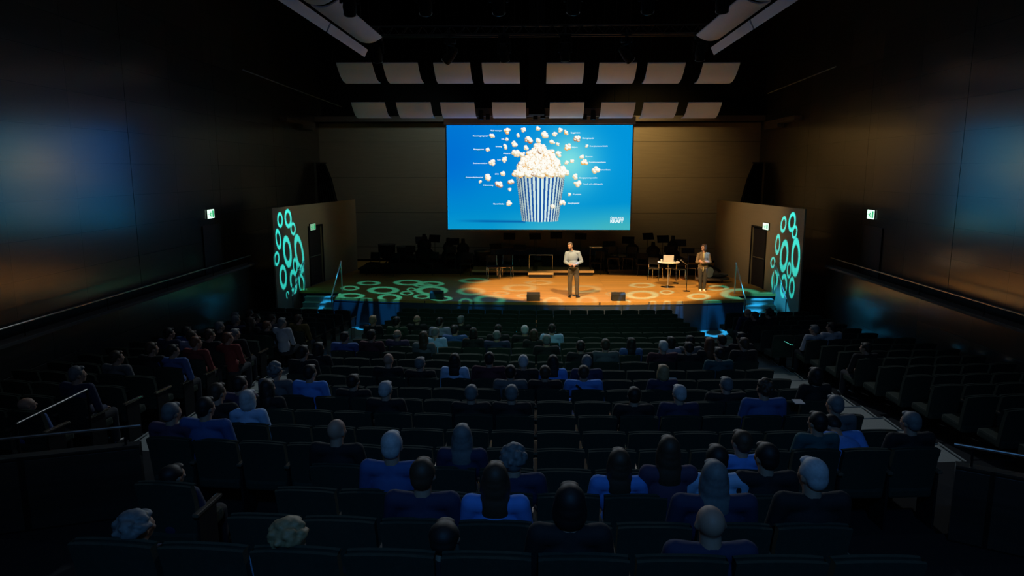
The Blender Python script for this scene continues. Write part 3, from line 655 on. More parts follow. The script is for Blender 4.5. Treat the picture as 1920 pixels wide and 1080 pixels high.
# ================================================================== THINGS ON THE STAGE
S0 = .90
def stage_monitor(u, v, label, ry=0):
    p = onZ(u, v, S0)
    t = thing('stage_monitor', label, 'loudspeaker', (p.x, p.y + .17, S0), ry, group='floor loudspeakers along the stage edge')
    prof = [(-.17, 0), (.17, 0), (.17, .10), (.06, .25), (-.06, .25), (-.17, .20)]
    b = MB(); bm = b.bm; A = [bm.verts.new((-.21, y, z)) for y, z in prof]; Bv = [bm.verts.new((.21, y, z)) for y, z in prof]
    for k in range(6): bm.faces.new((A[k], A[(k + 1) % 6], Bv[(k + 1) % 6], Bv[k]))
    bm.faces.new(A[::-1]); bm.faces.new(Bv); obj('cabinet', b, 'box', t)
    obj('grille', MB().box((0, -.172, .105), (.36, .014, .16)), 'grille', t)
    for s in (-1, 1): obj('handle', MB().box((s * .212, .02, .13), (.01, .11, .03)), 'blackmetal', t)
stage_monitor(818, 561.5, 'black floor loudspeaker in the dark cyan-ringed left part of the stage')
stage_monitor(1000, 564.5, 'black floor loudspeaker left of the standing man on the orange floor')
stage_monitor(1160, 564.5, 'black floor loudspeaker right of the standing man on the orange floor')
# high round table
tb = onZ(1252, 538, S0); T0 = (tb.x, tb.y, S0)
t = thing('bar_table', 'high round white-topped table with steel column, beside the standing woman', 'table', T0)
TH = .90
obj('tabletop', MB().lathe((0, 0, TH - .035), [(.33, 0), (.37, .008), (.385, .02), (.37, .035)], 40), 'white', t)
obj('column', MB().tube((0, 0, .02), (0, 0, TH - .03), .026, seg=16), 'chrome', t)
obj('collar', MB().lathe((0, 0, TH - .25), [(.10, 0), (.11, .01), (.10, .02)], 20), 'steel', t)
obj('base', MB().lathe((0, 0, 0), [(.25, 0), (.25, .008), (.12, .022), (.035, .05)], 40), 'chrome', t)
lap = thing('laptop', 'open silver laptop on the high round table, lid towards us', 'laptop', (T0[0] - .02, T0[1] - .02, S0 + TH), math.radians(-4))
obj('keyboard_base', MB().box((0, .11, .008), (.36, .25, .016), bevel=.004), 'silver', lap)
obj('lid', MB().box((0, -.045, .125), (.36, .012, .24), (math.radians(14), 0, 0), bevel=.004), 'silver', lap)
obj('screen', MB().box((0, -.036, .127), (.33, .004, .21), (math.radians(14), 0, 0)), mat('laptop_screen_glow', (.02, .02, .02), .4, emit=(.5, .6, .8), estr=.25), lap)
cup = thing('paper_cup', 'small white cup left of the laptop on the high table', 'cup', (T0[0] - .26, T0[1] - .04, S0 + TH))
obj('cup_body', MB().lathe((0, 0, 0), [(.026, 0), (.036, .085), (.034, .088)], 18), 'white', cup)
obj('lid', MB().lathe((0, 0, .086), [(.038, 0), (.036, .012), (.03, .014)], 18), 'white', cup)
adp = thing('cable_adapter', 'small dark adapter lying by the right edge of the laptop', 'adapter', (T0[0] + .22, T0[1] - .06, S0 + TH))
obj('adapter_body', MB().box((0, 0, .012), (.05, .07, .024), bevel=.006), 'black', adp)
obj('cable', MB().path([(0, .03, .012), (.02, .10, .008), (-.04, .17, .006)], .004), 'black', adp)
# microphone stand
ms = onZ(1287, 546, S0)
t = thing('microphone_stand', 'slim black microphone stand between the high table and the woman', 'microphone stand', (ms.x, ms.y, S0))
obj('pole', MB().tube((0, 0, .02), (0, 0, .93), .012), 'blackmetal', t)
obj('base', MB().lathe((0, 0, 0), [(.12, 0), (.12, .012), (.03, .03)], 24), 'blackmetal', t)
obj('boom', MB().tube((.0, 0, .90), (-.14, .02, 1.0), .009), 'steel', t)
obj('microphone', MB().tube((-.14, .02, 1.0), (-.20, .03, 1.05), .014, .02).ball((-.21, .03, 1.06), (.026, .026, .03), 2), 'steel', t)

# orchestra chair
def make_chair(label, loc, rz, group, fm='chrome'):
    t = thing('orchestra_chair', label, 'chair', loc, rz, group)      # faces -Y
    obj('seat', MB().box((0, 0, .455), (.44, .43, .05), bevel=.015), 'black', t)
    rows = [[(-.20 + .4 * i / 6, .21 + .10 * (z - .5) - .03 * math.sin(math.pi * i / 6) + .03, z) for i in range(7)] for z in (.60, .70, .80, .86)]
    obj('backrest', MB().sheet(rows, .022, (0, 1, 0)), 'black', t, smooth=True)
    for sx in (-1, 1):
        obj('leg', MB().tube((sx * .19, -.18, .44), (sx * .21, -.22, 0), .012), fm, t)
        obj('leg', MB().path([(sx * .21, .26, 0), (sx * .195, .20, .44), (sx * .19, .27, .84)], .012), fm, t)
    obj('seat_frame', MB().path([(-.19, -.18, .43), (.19, -.18, .43), (.195, .20, .43), (-.195, .20, .43), (-.19, -.18, .43)], .010), fm, t)
    return t
c1 = onZ(924, 522, S0); c2 = onZ(950, 521, S0)
chair0 = make_chair('black orchestra chair, left one of the pair at the rear of orange floor', (c1.x, c1.y, S0), math.radians(12), 'black orchestra chairs on stage')
GRP = 'black orchestra chairs on stage'
dup(chair0, (c2.x, c2.y, S0), math.radians(-8), 'black orchestra chair, right one of the pair at the rear of orange floor')
c = onZ(1229, 524, S0); dup(chair0, (c.x, c.y, S0), math.radians(150), 'black orchestra chair behind the high round table, left side')
c = onZ(1270, 526, S0); dup(chair0, (c.x, c.y, S0), math.radians(200), 'black orchestra chair behind the high round table, right side')
c = onZ(1296, 523, S0); dup(chair0, (c.x, c.y, S0), math.radians(-25), 'black orchestra chair just left of the woman in trousers')
# risers
def riser(label, c, size, h, m='black'):
    t = thing('orchestra_riser', label, 'stage riser', (c[0], c[1], S0), group='orchestra risers')
    obj('deck', MB().box((0, 0, h - .04), (size[0], size[1], .08)), m, t)
    for sx in (-1, 1):
        for sy in (-1, 1): obj('leg', MB().tube((sx * (size[0] / 2 - .1), sy * (size[1] / 2 - .1), 0), (sx * (size[0] / 2 - .1), sy * (size[1] / 2 - .1), h - .08), .02, seg=6), 'blackmetal', t)
    obj('skirt', MB().box((0, -size[1] / 2 + .06, (h - .08) / 2), (size[0] - .1, .01, h - .09)), 'black', t)
riser('low plywood riser at the rear left of the orange floor', (-1.35, 27.45), (2.4, 1.1), .20, 'riserwood')
riser('low plywood riser behind the standing man', (1.15, 27.45), (2.2, 1.1), .20, 'riserwood')
riser('dark riser at the far left behind the rings', (-5.0, 27.9), (4.2, 1.6), .22)
riser('dark riser at the far right behind the woman', (5.0, 27.9), (4.4, 1.6), .22)
riser('wide upper riser below the left half of the screen', (-3.2, 29.5), (6.2, 1.5), .42)
riser('wide upper riser below the right half of the screen', (3.2, 29.5), (6.0, 1.5), .42)
# conductor podium
pd = onZ(1014, 521, S0)
t = thing('conductor_podium', 'low wooden conductor podium with a thin rail behind it', 'podium', (pd.x, pd.y + .45, S0))
obj('platform', MB().box((0, 0, .15), (.98, .9, .06), bevel=.01), 'riserwood', t)
obj('step', MB().box((0, -.02, .06), (.9, .8, .12)), 'black', t)
obj('rail', MB().path([(-.46, .42, .18), (-.46, .42, .78), (.46, .42, .78), (.46, .42, .18)], .014), 'steel', t)
for s in (-1, 1): obj('socket', MB().ball((s * .47, -.46, .13), (.03, .03, .03), 2), 'steel', t)
# music stands
def make_stand(label, loc, rz):
    t = thing('music_stand', label, 'music stand', loc, rz, 'black music stands')
    obj('desk', MB().box((0, -.02, 1.16), (.50, .012, .34), (math.radians(-20), 0, 0), bevel=.004), 'blackmetal', t)
    obj('shelf', MB().box((0, -.06, 1.0), (.50, .06, .012)), 'blackmetal', t)
    obj('pole', MB().tube((0, 0, .25), (0, .01, 1.12), .011), 'blackmetal', t)
    for k in range(3):
        a = 2.09 * k + .5; obj('leg', MB().tube((0, 0, .30), (.26 * math.cos(a), .26 * math.sin(a), .01), .008), 'blackmetal', t)
    return t
stand0 = None
SP = [(955, 443, 28.9, 'tall music stand under the screen, first from the left'), (1003, 443, 29.2, 'tall music stand under the screen, second from the left'),
      (1043, 441, 29.0, 'tall music stand under the screen, left of the man\'s head'), (1089, 443, 29.3, 'tall music stand under the screen, right of the man\'s head'),
      (929, 462, 28.0, 'music stand above the pair of chairs'), (975, 464, 27.9, 'music stand above the low plywood riser'),
      (1142, 458, 28.0, 'music stand right of the man near a pale shelf'), (1178, 450, 28.6, 'music stand below the right corner of the screen'),
      (1215, 443, 28.8, 'tall music stand right of the screen\'s lower corner'), (1243, 448, 28.7, 'music stand above the laptop'),
      (1275, 455, 28.2, 'music stand right of the laptop, high up'), (815, 447, 28.6, 'music stand left of the screen, half lost in the dark'),
      (790, 450, 28.4, 'music stand in the dark left of the screen, outermost'), (850, 453, 28.5, 'music stand under the left corner of the screen'),
      (1290, 470, 27.6, 'music stand just left of the woman\'s head')]
for k, (u, v, Y, lb) in enumerate(SP):
    p = onY(u, v, Y); base = S0 + (.42 if Y > 28.75 else .22); h = p.z - base
    if stand0 is None: o = stand0 = make_stand(lb, (p.x, Y, base), 0)
    else: o = dup(stand0, (p.x, Y, base), ((k * 37) % 50 - 25) / 57, lb)
    o.scale = (1, 1, h / 1.16)
CP = [(700, 505, 26.9), (735, 508, 26.7), (770, 500, 27.3), (808, 503, 27.1), (845, 500, 27.2), (875, 505, 26.9), (1120, 497, 27.5), (1150, 500, 27.3), (1180, 500, 27.2), (1205, 503, 27.1), (1250, 505, 27.6)]
CL = ['far left of the dark rear stage', 'second from the left in the dark rear stage', 'left of the leftmost stands', 'under the dark stands left of the screen', 'just left of the screen\'s lower corner line', 'behind the left end of the orange floor',
      'behind and right of the man', 'between the man and the high table, left', 'between the man and the high table, middle', 'between the man and the high table, right', 'in the dark directly behind the laptop']
chair1 = None
for (u, v, Y), lb in zip(CP, CL):
    p = onY(u, v, Y); onr = 27.1 < Y; L_ = (p.x, Y, S0 + (.22 if onr and abs(p.x) > 2.9 else (.20 if onr and p.x < 2.3 else 0))); rz = random.uniform(-.5, .5)
    if chair1 is None: chair1 = make_chair('black orchestra chair, ' + lb, L_, rz, GRP, 'blackmetal')
    else: dup(chair1, L_, rz, 'black orchestra chair, ' + lb)
# pale shelf stand, speaker stacks, instrument cases
p = onY(1117, 463, 27.6)
t = thing('side_table', 'narrow side table with pale top edge right of the man', 'table', (p.x, 27.6, S0 + .2), 0)
obj('tabletop', MB().box((0, 0, p.z - S0 - .2), (.5, .4, .03)), 'silver', t)
for sx in (-1, 1):
    for sy in (-1, 1): obj('leg', MB().tube((sx * .22, sy * .17, 0), (sx * .22, sy * .17, p.z - S0 - .21), .012), 'blackmetal', t)
def bass_case(u, vtop, Y, label, rz=0, s=1.0, base=.22):
    p = onY(u, vtop, Y); H = p.z - S0 - base
    t = thing('instrument_case', label, 'instrument case', (p.x, Y, S0 + base), rz, 'dark instrument cases')
    b = MB(); b.ball((0, 0, H * .30), (.34 * s, .2, H * .30)).ball((0, 0, H * .62), (.25 * s, .17, H * .22)).tube((0, 0, H * .7), (0, 0, H * .97), .10, .07, 14)
    obj('shell', b, 'black', t, smooth=True)
    obj('handle', MB().path([(.2 * s, -.15, H * .45), (.2 * s, -.2, H * .5), (.2 * s, -.2, H * .56), (.2 * s, -.15, H * .6)], .01), 'blackmetal', t)
bass_case(795, 437, 28.0, 'dark upright instrument case left of the screen', .2, 1.2)
bass_case(868, 446, 27.9, 'dark upright instrument case below the left edge of the screen', -.3, 1.1)
bass_case(840, 444, 28.2, 'dark instrument case between two others left of the screen', .5, .9)
bass_case(1186, 448, 28.3, 'dark instrument case below the right screen corner', .1, 1.1)
bass_case(1262, 440, 28.2, 'tall dark instrument case above the laptop', -.2, .9)
bass_case(1225, 452, 27.9, 'dark instrument case behind the left side of the high table', .3, 1.2)
def percussion(u, v, Y, label):
    p = onY(u, v, Y)
    t = thing('kettle_drum', label, 'drum', (p.x, Y, S0 + .22), 0, 'covered kettle drums')
    H = p.z - S0 - .22
    obj('bowl', MB().lathe((0, 0, .2), [(.1, 0), (.26, .12), (.34, .34), (.35, H - .22)], 28), 'black', t, smooth=True)
    obj('drumhead', MB().lathe((0, 0, H - .02), [(.36, 0), (.36, .03), (.33, .035)], 28), 'beam', t)
    for k in range(3): obj('leg', MB().tube((.1, 0, .25), (.3 * math.cos(2.09 * k), .3 * math.sin(2.09 * k), 0), .014), 'blackmetal', t)
percussion(905, 470, 28.0, 'covered kettle drum at the left under the screen')
percussion(725, 458, 28.2, 'covered kettle drum in the dark far left of the stage')
percussion(760, 462, 28.0, 'covered kettle drum beside another in the dark left')
percussion(1160, 478, 27.9, 'covered kettle drum in the dark right of the man')
# low curved platform with a cased instrument behind the woman
p = onZ(1340, 532, S0)
t = thing('low_platform', 'low rounded platform behind the woman at the right', 'platform', (p.x, p.y + .35, S0))
pts = [(.62 * math.cos(a), .36 * math.sin(a)) for a in [k * math.pi / 12 for k in range(24)]]
obj('deck', MB().prism(pts, .12, .18), 'beam', t)
for k in range(4): obj('leg', MB().tube((.5 * math.cos(k * 1.57 + .6), .27 * math.sin(k * 1.57 + .6), 0), (.5 * math.cos(k * 1.57 + .6), .27 * math.sin(k * 1.57 + .6), .12), .015), 'blackmetal', t)
t = thing('drum', 'pale-skinned drum lying on its side behind the woman\'s legs', 'drum', (p.x - .22, p.y + .32, S0 + .18 + .21), math.radians(25))
obj('shell', MB().tube((0, -.14, 0), (0, .20, 0), .20, .20, 28), 'black', t, smooth=True)
obj('drumhead', MB().tube((0, -.155, 0), (0, -.14, 0), .19, .19, 28), mat('drumhead_skin', (.55, .62, .68), .4), t)
obj('hoop', MB().tube((0, -.15, 0), (0, -.12, 0), .207, .207, 28), 'chrome', t)
t = thing('instrument_bag', 'soft dark instrument bag lying on the low platform behind the woman', 'bag', (p.x + .25, p.y + .35, S0 + .18))
obj('bag_body', MB().ball((0, 0, .09), (.32, .16, .09), 3).ball((-.18, 0, .14), (.16, .14, .12), 2), 'beam', t, smooth=True)
obj('strap', MB().path([(-.2, -.12, .1), (0, -.17, .13), (.2, -.12, .08)], .012), 'black', t)
# small tool/cable boxes
p = onZ(1262, 524, S0)
t = thing('cable_pile', 'orange and brown cable coil under the chair behind the table', 'cable', (p.x + .35, p.y + .1, S0))
b = MB()
for k in range(5):
    r = .13 - .012 * k; b.path([(r * math.cos(a), r * math.sin(a), .012 + .018 * k) for a in [q * math.pi / 8 for q in range(17)]], .011)
obj('coil', b, mat('orange_cable', (.55, .22, .05), .5), t)
obj('plug', MB().box((.15, .02, .02), (.06, .04, .04), bevel=.006), 'black', t)

# ================================================================== PEOPLE
def sweep(b, p0, p1, r0, r1, seg=12):
    p0, p1 = Vector(p0), Vector(p1); b.tube(p0, p1, r0, r1, seg)
    b.ball(p0, (r0,) * 3, 2); b.ball(p1, (r1,) * 3, 2)
def remesh(name, b, voxel, smooth=3, fac=.5):
    me = bpy.data.meshes.new('t'); bmesh.ops.recalc_face_normals(b.bm, faces=b.bm.faces); b.bm.to_mesh(me); b.bm.free()
    o = bpy.data.objects.new('t', me); COL.objects.link(o)
    md = o.modifiers.new('r', 'REMESH'); md.mode = 'VOXEL'; md.voxel_size = voxel
    if smooth: sm = o.modifiers.new('s', 'SMOOTH'); sm.iterations = smooth; sm.factor = fac
    bpy.context.view_layer.update()
    r = bpy.data.meshes.new_from_object(o.evaluated_get(bpy.context.evaluated_depsgraph_get())); r.name = name
    bpy.data.objects.remove(o); bpy.data.meshes.remove(me)
    r.polygons.foreach_set('use_smooth', [True] * len(r.polygons)); return r
class Xf:
    """wraps an MB so that everything added is moved by a matrix (head frame)"""
    def __init__(s, b, m, k=1.0): s.b = b; s.m = m; s.R = m.to_3x3().normalized(); s.k = k
    def ball(s, c, r, sub=2, rot=None):
        s.b.ball(s.m @ Vector(c), tuple(x * s.k for x in r), sub, s.R @ (rot or Matrix.Identity(3)))
    def sweep(s, a, c, r0, r1): sweep(s.b, s.m @ Vector(a), s.m @ Vector(c), r0 * s.k, r1 * s.k)
def head_matrix(c, yaw=0, pitch=0, roll=0, k=1.0):
    return Matrix.Translation(Vector(c)) @ Euler((pitch, roll, yaw), 'XYZ').to_matrix().to_4x4() @ Matrix.Scale(k, 4)
def add_head(b, m, k=1.0, fine=False):
    """head looks along -Y of m; origin at the middle of the skull"""
    h = Xf(b, m, k)
    h.ball((0, .012, .02), (.076, .094, .095), 3); h.ball((0, -.022, -.035), (.058, .066, .075), 3)
    h.ball((0, -.062, -.088), (.026, .024, .022)); h.ball((0, -.066, .028), (.052, .022, .016))       # chin, brow
    h.sweep((0, -.084, .012), (0, -.104, -.022), .009, .014)                                           # nose
    h.ball((0, -.088, -.056), (.024, .010, .008)); h.ball((0, -.084, -.067), (.020, .010, .007))       # lips
    for s in (-1, 1):
        h.ball((s * .080, .012, -.010), (.009, .018, .030)); h.ball((s * .038, -.066, -.022), (.022, .018, .020))
        h.ball((s * .032, -.083, .004), (.012, .007, .007))
def add_hand(b, wr, d, nrm, curl=.6, k=1.0, thumb=1):
    """wrist point, pointing direction, palm normal (towards the curl)"""
    d = Vector(d).normalized(); nrm = Vector(nrm); nrm = (nrm - d * nrm.dot(d)).normalized(); sd = d.cross(nrm)
    R = Matrix((sd, d, nrm)).transposed(); wr = Vector(wr)
    b.ball(wr + d * .045 * k, (.040 * k, .052 * k, .017 * k), 2, R)
    for j, (o, l) in enumerate(((-.030, .062), (-.010, .072), (.010, .068), (.029, .052))):
        p0 = wr + d * .085 * k + sd * o * k
        a = curl * (.8 + .12 * j); d1 = (d * math.cos(a) + nrm * math.sin(a)); p1 = p0 + d1 * l * .55 * k
        d2 = (d * math.cos(a * 2.1) + nrm * math.sin(a * 2.1)); p2 = p1 + d2 * l * .5 * k
        sweep(b, wr + d * .05 * k + sd * o * .8 * k, p0, .010 * k, .0098 * k, 8); sweep(b, p0, p1, .0095 * k, .0088 * k, 8); sweep(b, p1, p2, .0086 * k, .0072 * k, 8)
    t0 = wr + d * .02 * k - sd * thumb * .030 * k; t1 = t0 + (d * .6 - sd * thumb * .7 + nrm * .45).normalized() * .042 * k; t2 = t1 + (d * .8 - sd * thumb * .1 + nrm * .6).normalized() * .032 * k
    sweep(b, t0, t1, .014 * k, .0115 * k, 8); sweep(b, t1, t2, .0112 * k, .009 * k, 8)
def hair_mesh(kind, m, k=1.0, voxel=.008):
    b = MB(); h = Xf(b, m, k); rs = random.Random(hash(kind) % 99 if False else len(kind) * 7)
    if kind in ('short', 'bob', 'long', 'bun', 'curly', 'crop'):
        h.ball((0, .024, .036), (.084, .094, .092), 3)
        h.ball((0, .058, -.005), (.074, .060, .075), 3)
        for s in (-1, 1): h.ball((s * .060, .016, .030), (.026, .060, .045), 2)
        h.ball((0, -.048, .086), (.056, .040, .026), 2)
    if kind == 'fringe':
        h.ball((0, .062, -.010), (.076, .050, .050), 3)
        for s in (-1, 1): h.ball((s * .066, .030, -.002), (.018, .048, .032), 2)
    if kind == 'bob':
        h.ball((0, .050, -.055), (.082, .062, .075), 3)
        for s in (-1, 1): h.ball((s * .072, .006, -.040), (.024, .048, .078), 2)
    if kind in ('long',):
        h.ball((0, .055, -.06), (.088, .062, .10), 3); h.ball((0, .075, -.17), (.095, .045, .12), 3); h.ball((0, .085, -.27), (.078, .034, .09), 3)
        for s in (-1, 1): h.ball((s * .074, .015, -.06), (.026, .05, .11), 2); h.ball((s * .075, .05, -.16), (.03, .035, .10), 2)
    if kind == 'bun':
        h.ball((0, .088, .090), (.044, .044, .040), 3)
    if kind == 'curly':
        r2 = random.Random(5)
        for q in range(70):
            a = r2.uniform(0, 6.28); e = r2.uniform(-.5, 1.5)
            x, y, z = math.cos(a) * math.cos(e), math.sin(a) * math.cos(e), math.sin(e)
            if y < -.35 and z < .55: continue
            h.ball((x * .092, .025 + y * .098, .03 + z * .10), (.026,) * 3, 1)
    return remesh('hair', b, voxel * k, 2)
SKIN = mat('skin_fair', (.50, .28, .19), .6, noise=.06, nscale=20)
SKIN2 = mat('skin_tanned', (.62, .36, .25), .55, noise=.06, nscale=20)
EYE = mat('dark_eye', (.02, .02, .025), .2); LIP = mat('lips', (.5, .2, .17), .5)
def eyes(root, m, k=1.0):
    for s in (-1, 1):
        b = MB(); Xf(b, m, k).ball((s * .032, -.090, .004), (.010, .004, .0055), 2); obj('eye', b, EYE, root)
        b = MB(); Xf(b, m, k).ball((s * .033, -.087, .024), (.020, .005, .005), 2); obj('eyebrow', b, M['black'], root)
# ---- the speaker
mp = onZ(1075, 557, S0)
man = thing('person', 'man in light blue shirt and brown trousers standing on the orange stage', 'person', (mp.x, mp.y + .08, S0))
HM = head_matrix((-.125, -.035, 1.665), yaw=math.radians(-22), pitch=math.radians(10), roll=math.radians(-9))
b = MB(); add_head(b, HM)
sweep(b, (-.07, 0, 1.47), (-.118, -.012, 1.60), .060, .056)
sweep(b, (-.02, .01, 1.0), (-.04, .01, 1.34), .085, .09); sweep(b, (-.20, 0, 1.415), (.13, 0, 1.435), .042, .042)
AL = [(-.225, 0, 1.42), (-.275, -.02, 1.14), (-.155, -.235, 1.09)]; AR = [(.145, .01, 1.44), (.255, -.01, 1.16), (.045, -.235, 1.08)]
for A in (AL, AR): sweep(b, A[0], A[1], .050, .038); sweep(b, A[1], A[2], .037, .026)
add_hand(b, AL[2], (.75, -.5, .05), (.35, .75, -.2), .7, 1.0, 1); add_hand(b, AR[2], (-.85, -.35, -.05), (-.2, .8, -.3), .7, 1.0, -1)
for s, kn, an in ((-1, (-.115, -.02, .50), (-.105, .0, .10)), (1, (.115, -.03, .50), (.12, .0, .10))):
    sweep(b, (s * .082, .005, .88), kn, .066, .050); sweep(b, kn, an, .046, .036)
body = obj('body', remesh('man_body', b, .0062, 2), SKIN, man)
M['shirt'] = mat('light_blue_shirt', (.26, .35, .50), .8, noise=.05, nscale=30)
b = MB()
b.ball((-.045, .0, 1.30), (.185, .125, .20), 3); b.ball((-.02, -.01, 1.10), (.165, .125, .16), 3); b.ball((0, 0, 1.0), (.162, .118, .09), 3)
sweep(b, (-.20, .0, 1.415), (-.07, .0, 1.465), .062, .062); sweep(b, (.125, .0, 1.435), (-.05, .0, 1.465), .062, .062)
for A in (AL, AR):
    sweep(b, A[0], A[1], .068, .056); e = Vector(A[1]).lerp(Vector(A[2]), .82); sweep(b, A[1], e, .055, .043)
obj('shirt', remesh('shirt', b, .0075, 2), 'shirt', man)
b = MB()
for k in range(14):
    a0 = math.radians(-70 + k * 320 / 14 + 0); a1 = math.radians(-70 + (k + 1) * 320 / 14)
    f = lambda a_: Vector((-.082 + .070 * math.sin(a_ + math.pi * 1.06), -.004 - .068 * math.cos(a_ + math.pi * 1.06), 1.492 + .012 * math.cos(a_)))
    sweep(b, f(a0), f(a1), .013, .013, 6); sweep(b, f(a0) + Vector((0, 0, .018)), f(a1) + Vector((0, 0, .018)), .010, .010, 6)
obj('collar', remesh('collar', b, .006, 1), 'shirt', man)
M['trouser'] = mat('grey_brown_trousers', (.085, .070, .048), .85, noise=.12, nscale=25)
b = MB(); b.ball((0, .005, .94), (.158, .118, .10), 3); b.ball((0, .03, .88), (.15, .115, .09), 3)
for s, kn, an in ((-1, (-.115, -.02, .50), (-.105, .0, .085)), (1, (.115, -.03, .50), (.12, .0, .085))):
    sweep(b, (s * .082, 0, .88), kn, .100, .076); sweep(b, kn, an, .075, .064)
obj('trousers', remesh('trousers', b, .0085, 2), 'trouser', man)
obj('belt', remesh('belt', MB().lathe((0, 0, .985), [(.166, 0), (.168, .02), (.166, .04)], 32), .01, 0), 'black', man)
for v in man.children[-1].data.vertices: v.co.y *= .76
obj('belt_buckle', MB().box((-.005, -.130, 1.005), (.05, .012, .036), bevel=.004), 'steel', man)
for s, tx in ((-1, -.06), (1, .09)):
    b = MB(); x0 = s * .11; b.ball((x0, -.01, .045), (.042, .06, .045), 2); sweep(b, (x0, -.02, .036), (x0 + tx * .8, -.165, .030), .038, .034); b.box((x0 + tx * .4, -.085, .010), (.075, .24, .018), (0, 0, -tx * 5.0 * .9))
    obj('shoe', remesh('shoe', b, .007, 2), mat('black_leather', (.02, .018, .018), .25), man)
obj('hair', hair_mesh('short', HM @ Matrix.Scale(.97, 4), .97, .007), mat('grey_brown_hair', (.10, .078, .058), .7, noise=.3, nscale=60), man)
b = MB(); h = Xf(b, HM); h.ball((0, -.070, -.078), (.036, .026, .026), 3); h.ball((0, -.052, -.060), (.056, .040, .026), 3)
obj('beard', remesh('beard', b, .006, 1), mat('short_grey_beard', (.13, .085, .055), .9), man)
eyes(man, HM)
b = MB(); q = HM @ Vector((-.078, -.02, -.02)); r = HM @ Vector((-.045, -.095, -.06)); b.path([q, HM @ Vector((-.074, -.07, -.045)), r], .0035); b.ball(r, (.008,) * 3, 1)
obj('headset_microphone', b, 'black', man)
clk = thing('remote_clicker', 'small black remote in the standing man\'s hands', 'remote control', (mp.x - .06, mp.y + .08 - .315, S0 + 1.075), .3)
obj('remote_body', MB().box((0, 0, 0), (.035, .10, .018), bevel=.006), 'black', clk)
# ---- the woman
wp = onZ(1317, 546, S0)
wom = thing('person', 'woman with dark bob, tan cardigan and folded arms beside the high table', 'person', (wp.x, wp.y + .06, S0))
HW = head_matrix((-.01, -.02, 1.495), yaw=math.radians(-62), pitch=math.radians(-2), roll=0, k=.96)
b = MB(); add_head(b, HW, .96)
sweep(b, (0, .01, 1.30), (-.005, .005, 1.42), .05, .048)
sweep(b, (0, .02, .85), (0, .02, 1.17), .075, .08); sweep(b, (-.14, .012, 1.255), (.14, .012, 1.255), .036, .036)
WL = [(-.165, .01, 1.26), (-.225, -.02, 1.00), (.02, -.185, 1.035)]; WR = [(.165, .01, 1.26), (.225, -.02, 1.00), (-.06, -.20, .985)]
for A in (WL, WR): sweep(b, A[0], A[1], .040, .032); sweep(b, A[1], A[2], .032, .022)
add_hand(b, WL[2], (.9, .05, -.05), (0, 1, .1), .35, .9, 1); add_hand(b, (-.075, -.20, 1.0), (-.75, .15, .55), (0, 1, 0), .35, .9, -1)
for s in (-1, 1): sweep(b, (s * .078, .005, .78), (s * .078, -.012, .46), .060, .044); sweep(b, (s * .078, -.012, .46), (s * .062, .01, .08), .042, .032)
obj('body', remesh('woman_body', b, .0062, 2), SKIN, wom)
M['cardigan'] = mat('tan_cardigan', (.155, .112, .066), .9, noise=.1, nscale=40)
b = MB()
b.ball((0, .025, 1.16), (.165, .105, .17), 3); b.ball((0, .02, .97), (.166, .112, .20), 3); b.ball((0, .015, .86), (.170, .116, .16), 3); b.ball((0, .015, .78), (.174, .118, .07), 3)
sweep(b, (-.15, .01, 1.255), (-.05, .015, 1.30), .055, .05); sweep(b, (.15, .01, 1.255), (.05, .015, 1.30), .055, .05)
for A in (WL, WR): sweep(b, A[0], A[1], .060, .052); e = Vector(A[1]).lerp(Vector(A[2]), .86); sweep(b, A[1], e, .050, .038)
obj('cardigan', remesh('cardigan', b, .0075, 2), 'cardigan', wom)
b = MB(); b.ball((-.004, -.018, 1.20), (.040, .072, .13), 3); b.ball((0, -.008, 1.27), (.052, .052, .06), 3); b.ball((-.01, -.045, .77), (.022, .070, .12), 3)
obj('top', remesh('top', b, .008, 1), mat('pale_yellow_top', (.50, .42, .20), .8), wom)
b = MB(); b.ball((0, .012, .80), (.155, .112, .11), 3)
for s in (-1, 1): sweep(b, (s * .078, .005, .78), (s * .078, -.012, .46), .090, .066); sweep(b, (s * .078, -.012, .46), (s * .062, .01, .09), .066, .052)
obj('trousers', remesh('trousers', b, .0085, 2), mat('charcoal_trousers', (.034, .032, .027), .9, noise=.15), wom)
for s in (-1, 1):
    b = MB(); x0 = s * .065; b.ball((x0, .0, .045), (.038, .055, .042), 2); sweep(b, (x0, -.02, .04), (x0 - .02, -.15, .032), .038, .034); b.box((x0 - .008, -.07, .012), (.075, .22, .022))
    obj('shoe', remesh('shoe', b, .007, 2), mat('white_trainers', (.86, .80, .68), .6), wom)
obj('hair', hair_mesh('bob', HW, .98, .007), mat('dark_brown_hair', (.055, .032, .022), .4, noise=.3, nscale=60), wom)
eyes(wom, HW, .96)
# ================================================================== THEATRE SEATS
SWD = .512
def seat_back_rows(w=.474):
    rows = []
    for j, (z, y) in enumerate(((.36, .10), (.55, .075), (.75, .045), (.86, .02), (.895, .012), (.90, .03), (.885, .052))):
        rows.append([(-w / 2 + w * i / 8, y + .018 * math.cos(math.pi * (i / 8 - .5)) * -1 + .018, z - (.020 * abs(i / 4 - 1) ** 2.2 if j > 2 else 0)) for i in range(9)])
    return rows
def make_seat():
    t = thing('theatre_seat', 'seat', 'seat', (0, 0, 0))
    b = MB(); b.sheet(seat_back_rows(), .055, (0, 1, 0)); obj('backrest', b, 'seat', t, smooth=True)
    obj('seat_cushion', MB().box((0, .30, .41), (.45, .44, .11), (math.radians(4), 0, 0), bevel=.03), 'seat', t)
    obj('armrest', MB().box((SWD / 2, .22, .635), (.052, .38, .03), bevel=.008), 'armrest', t)
    obj('side_panel', MB().box((SWD / 2, .20, .31), (.024, .26, .62)), 'black', t)
    return t
seats = []
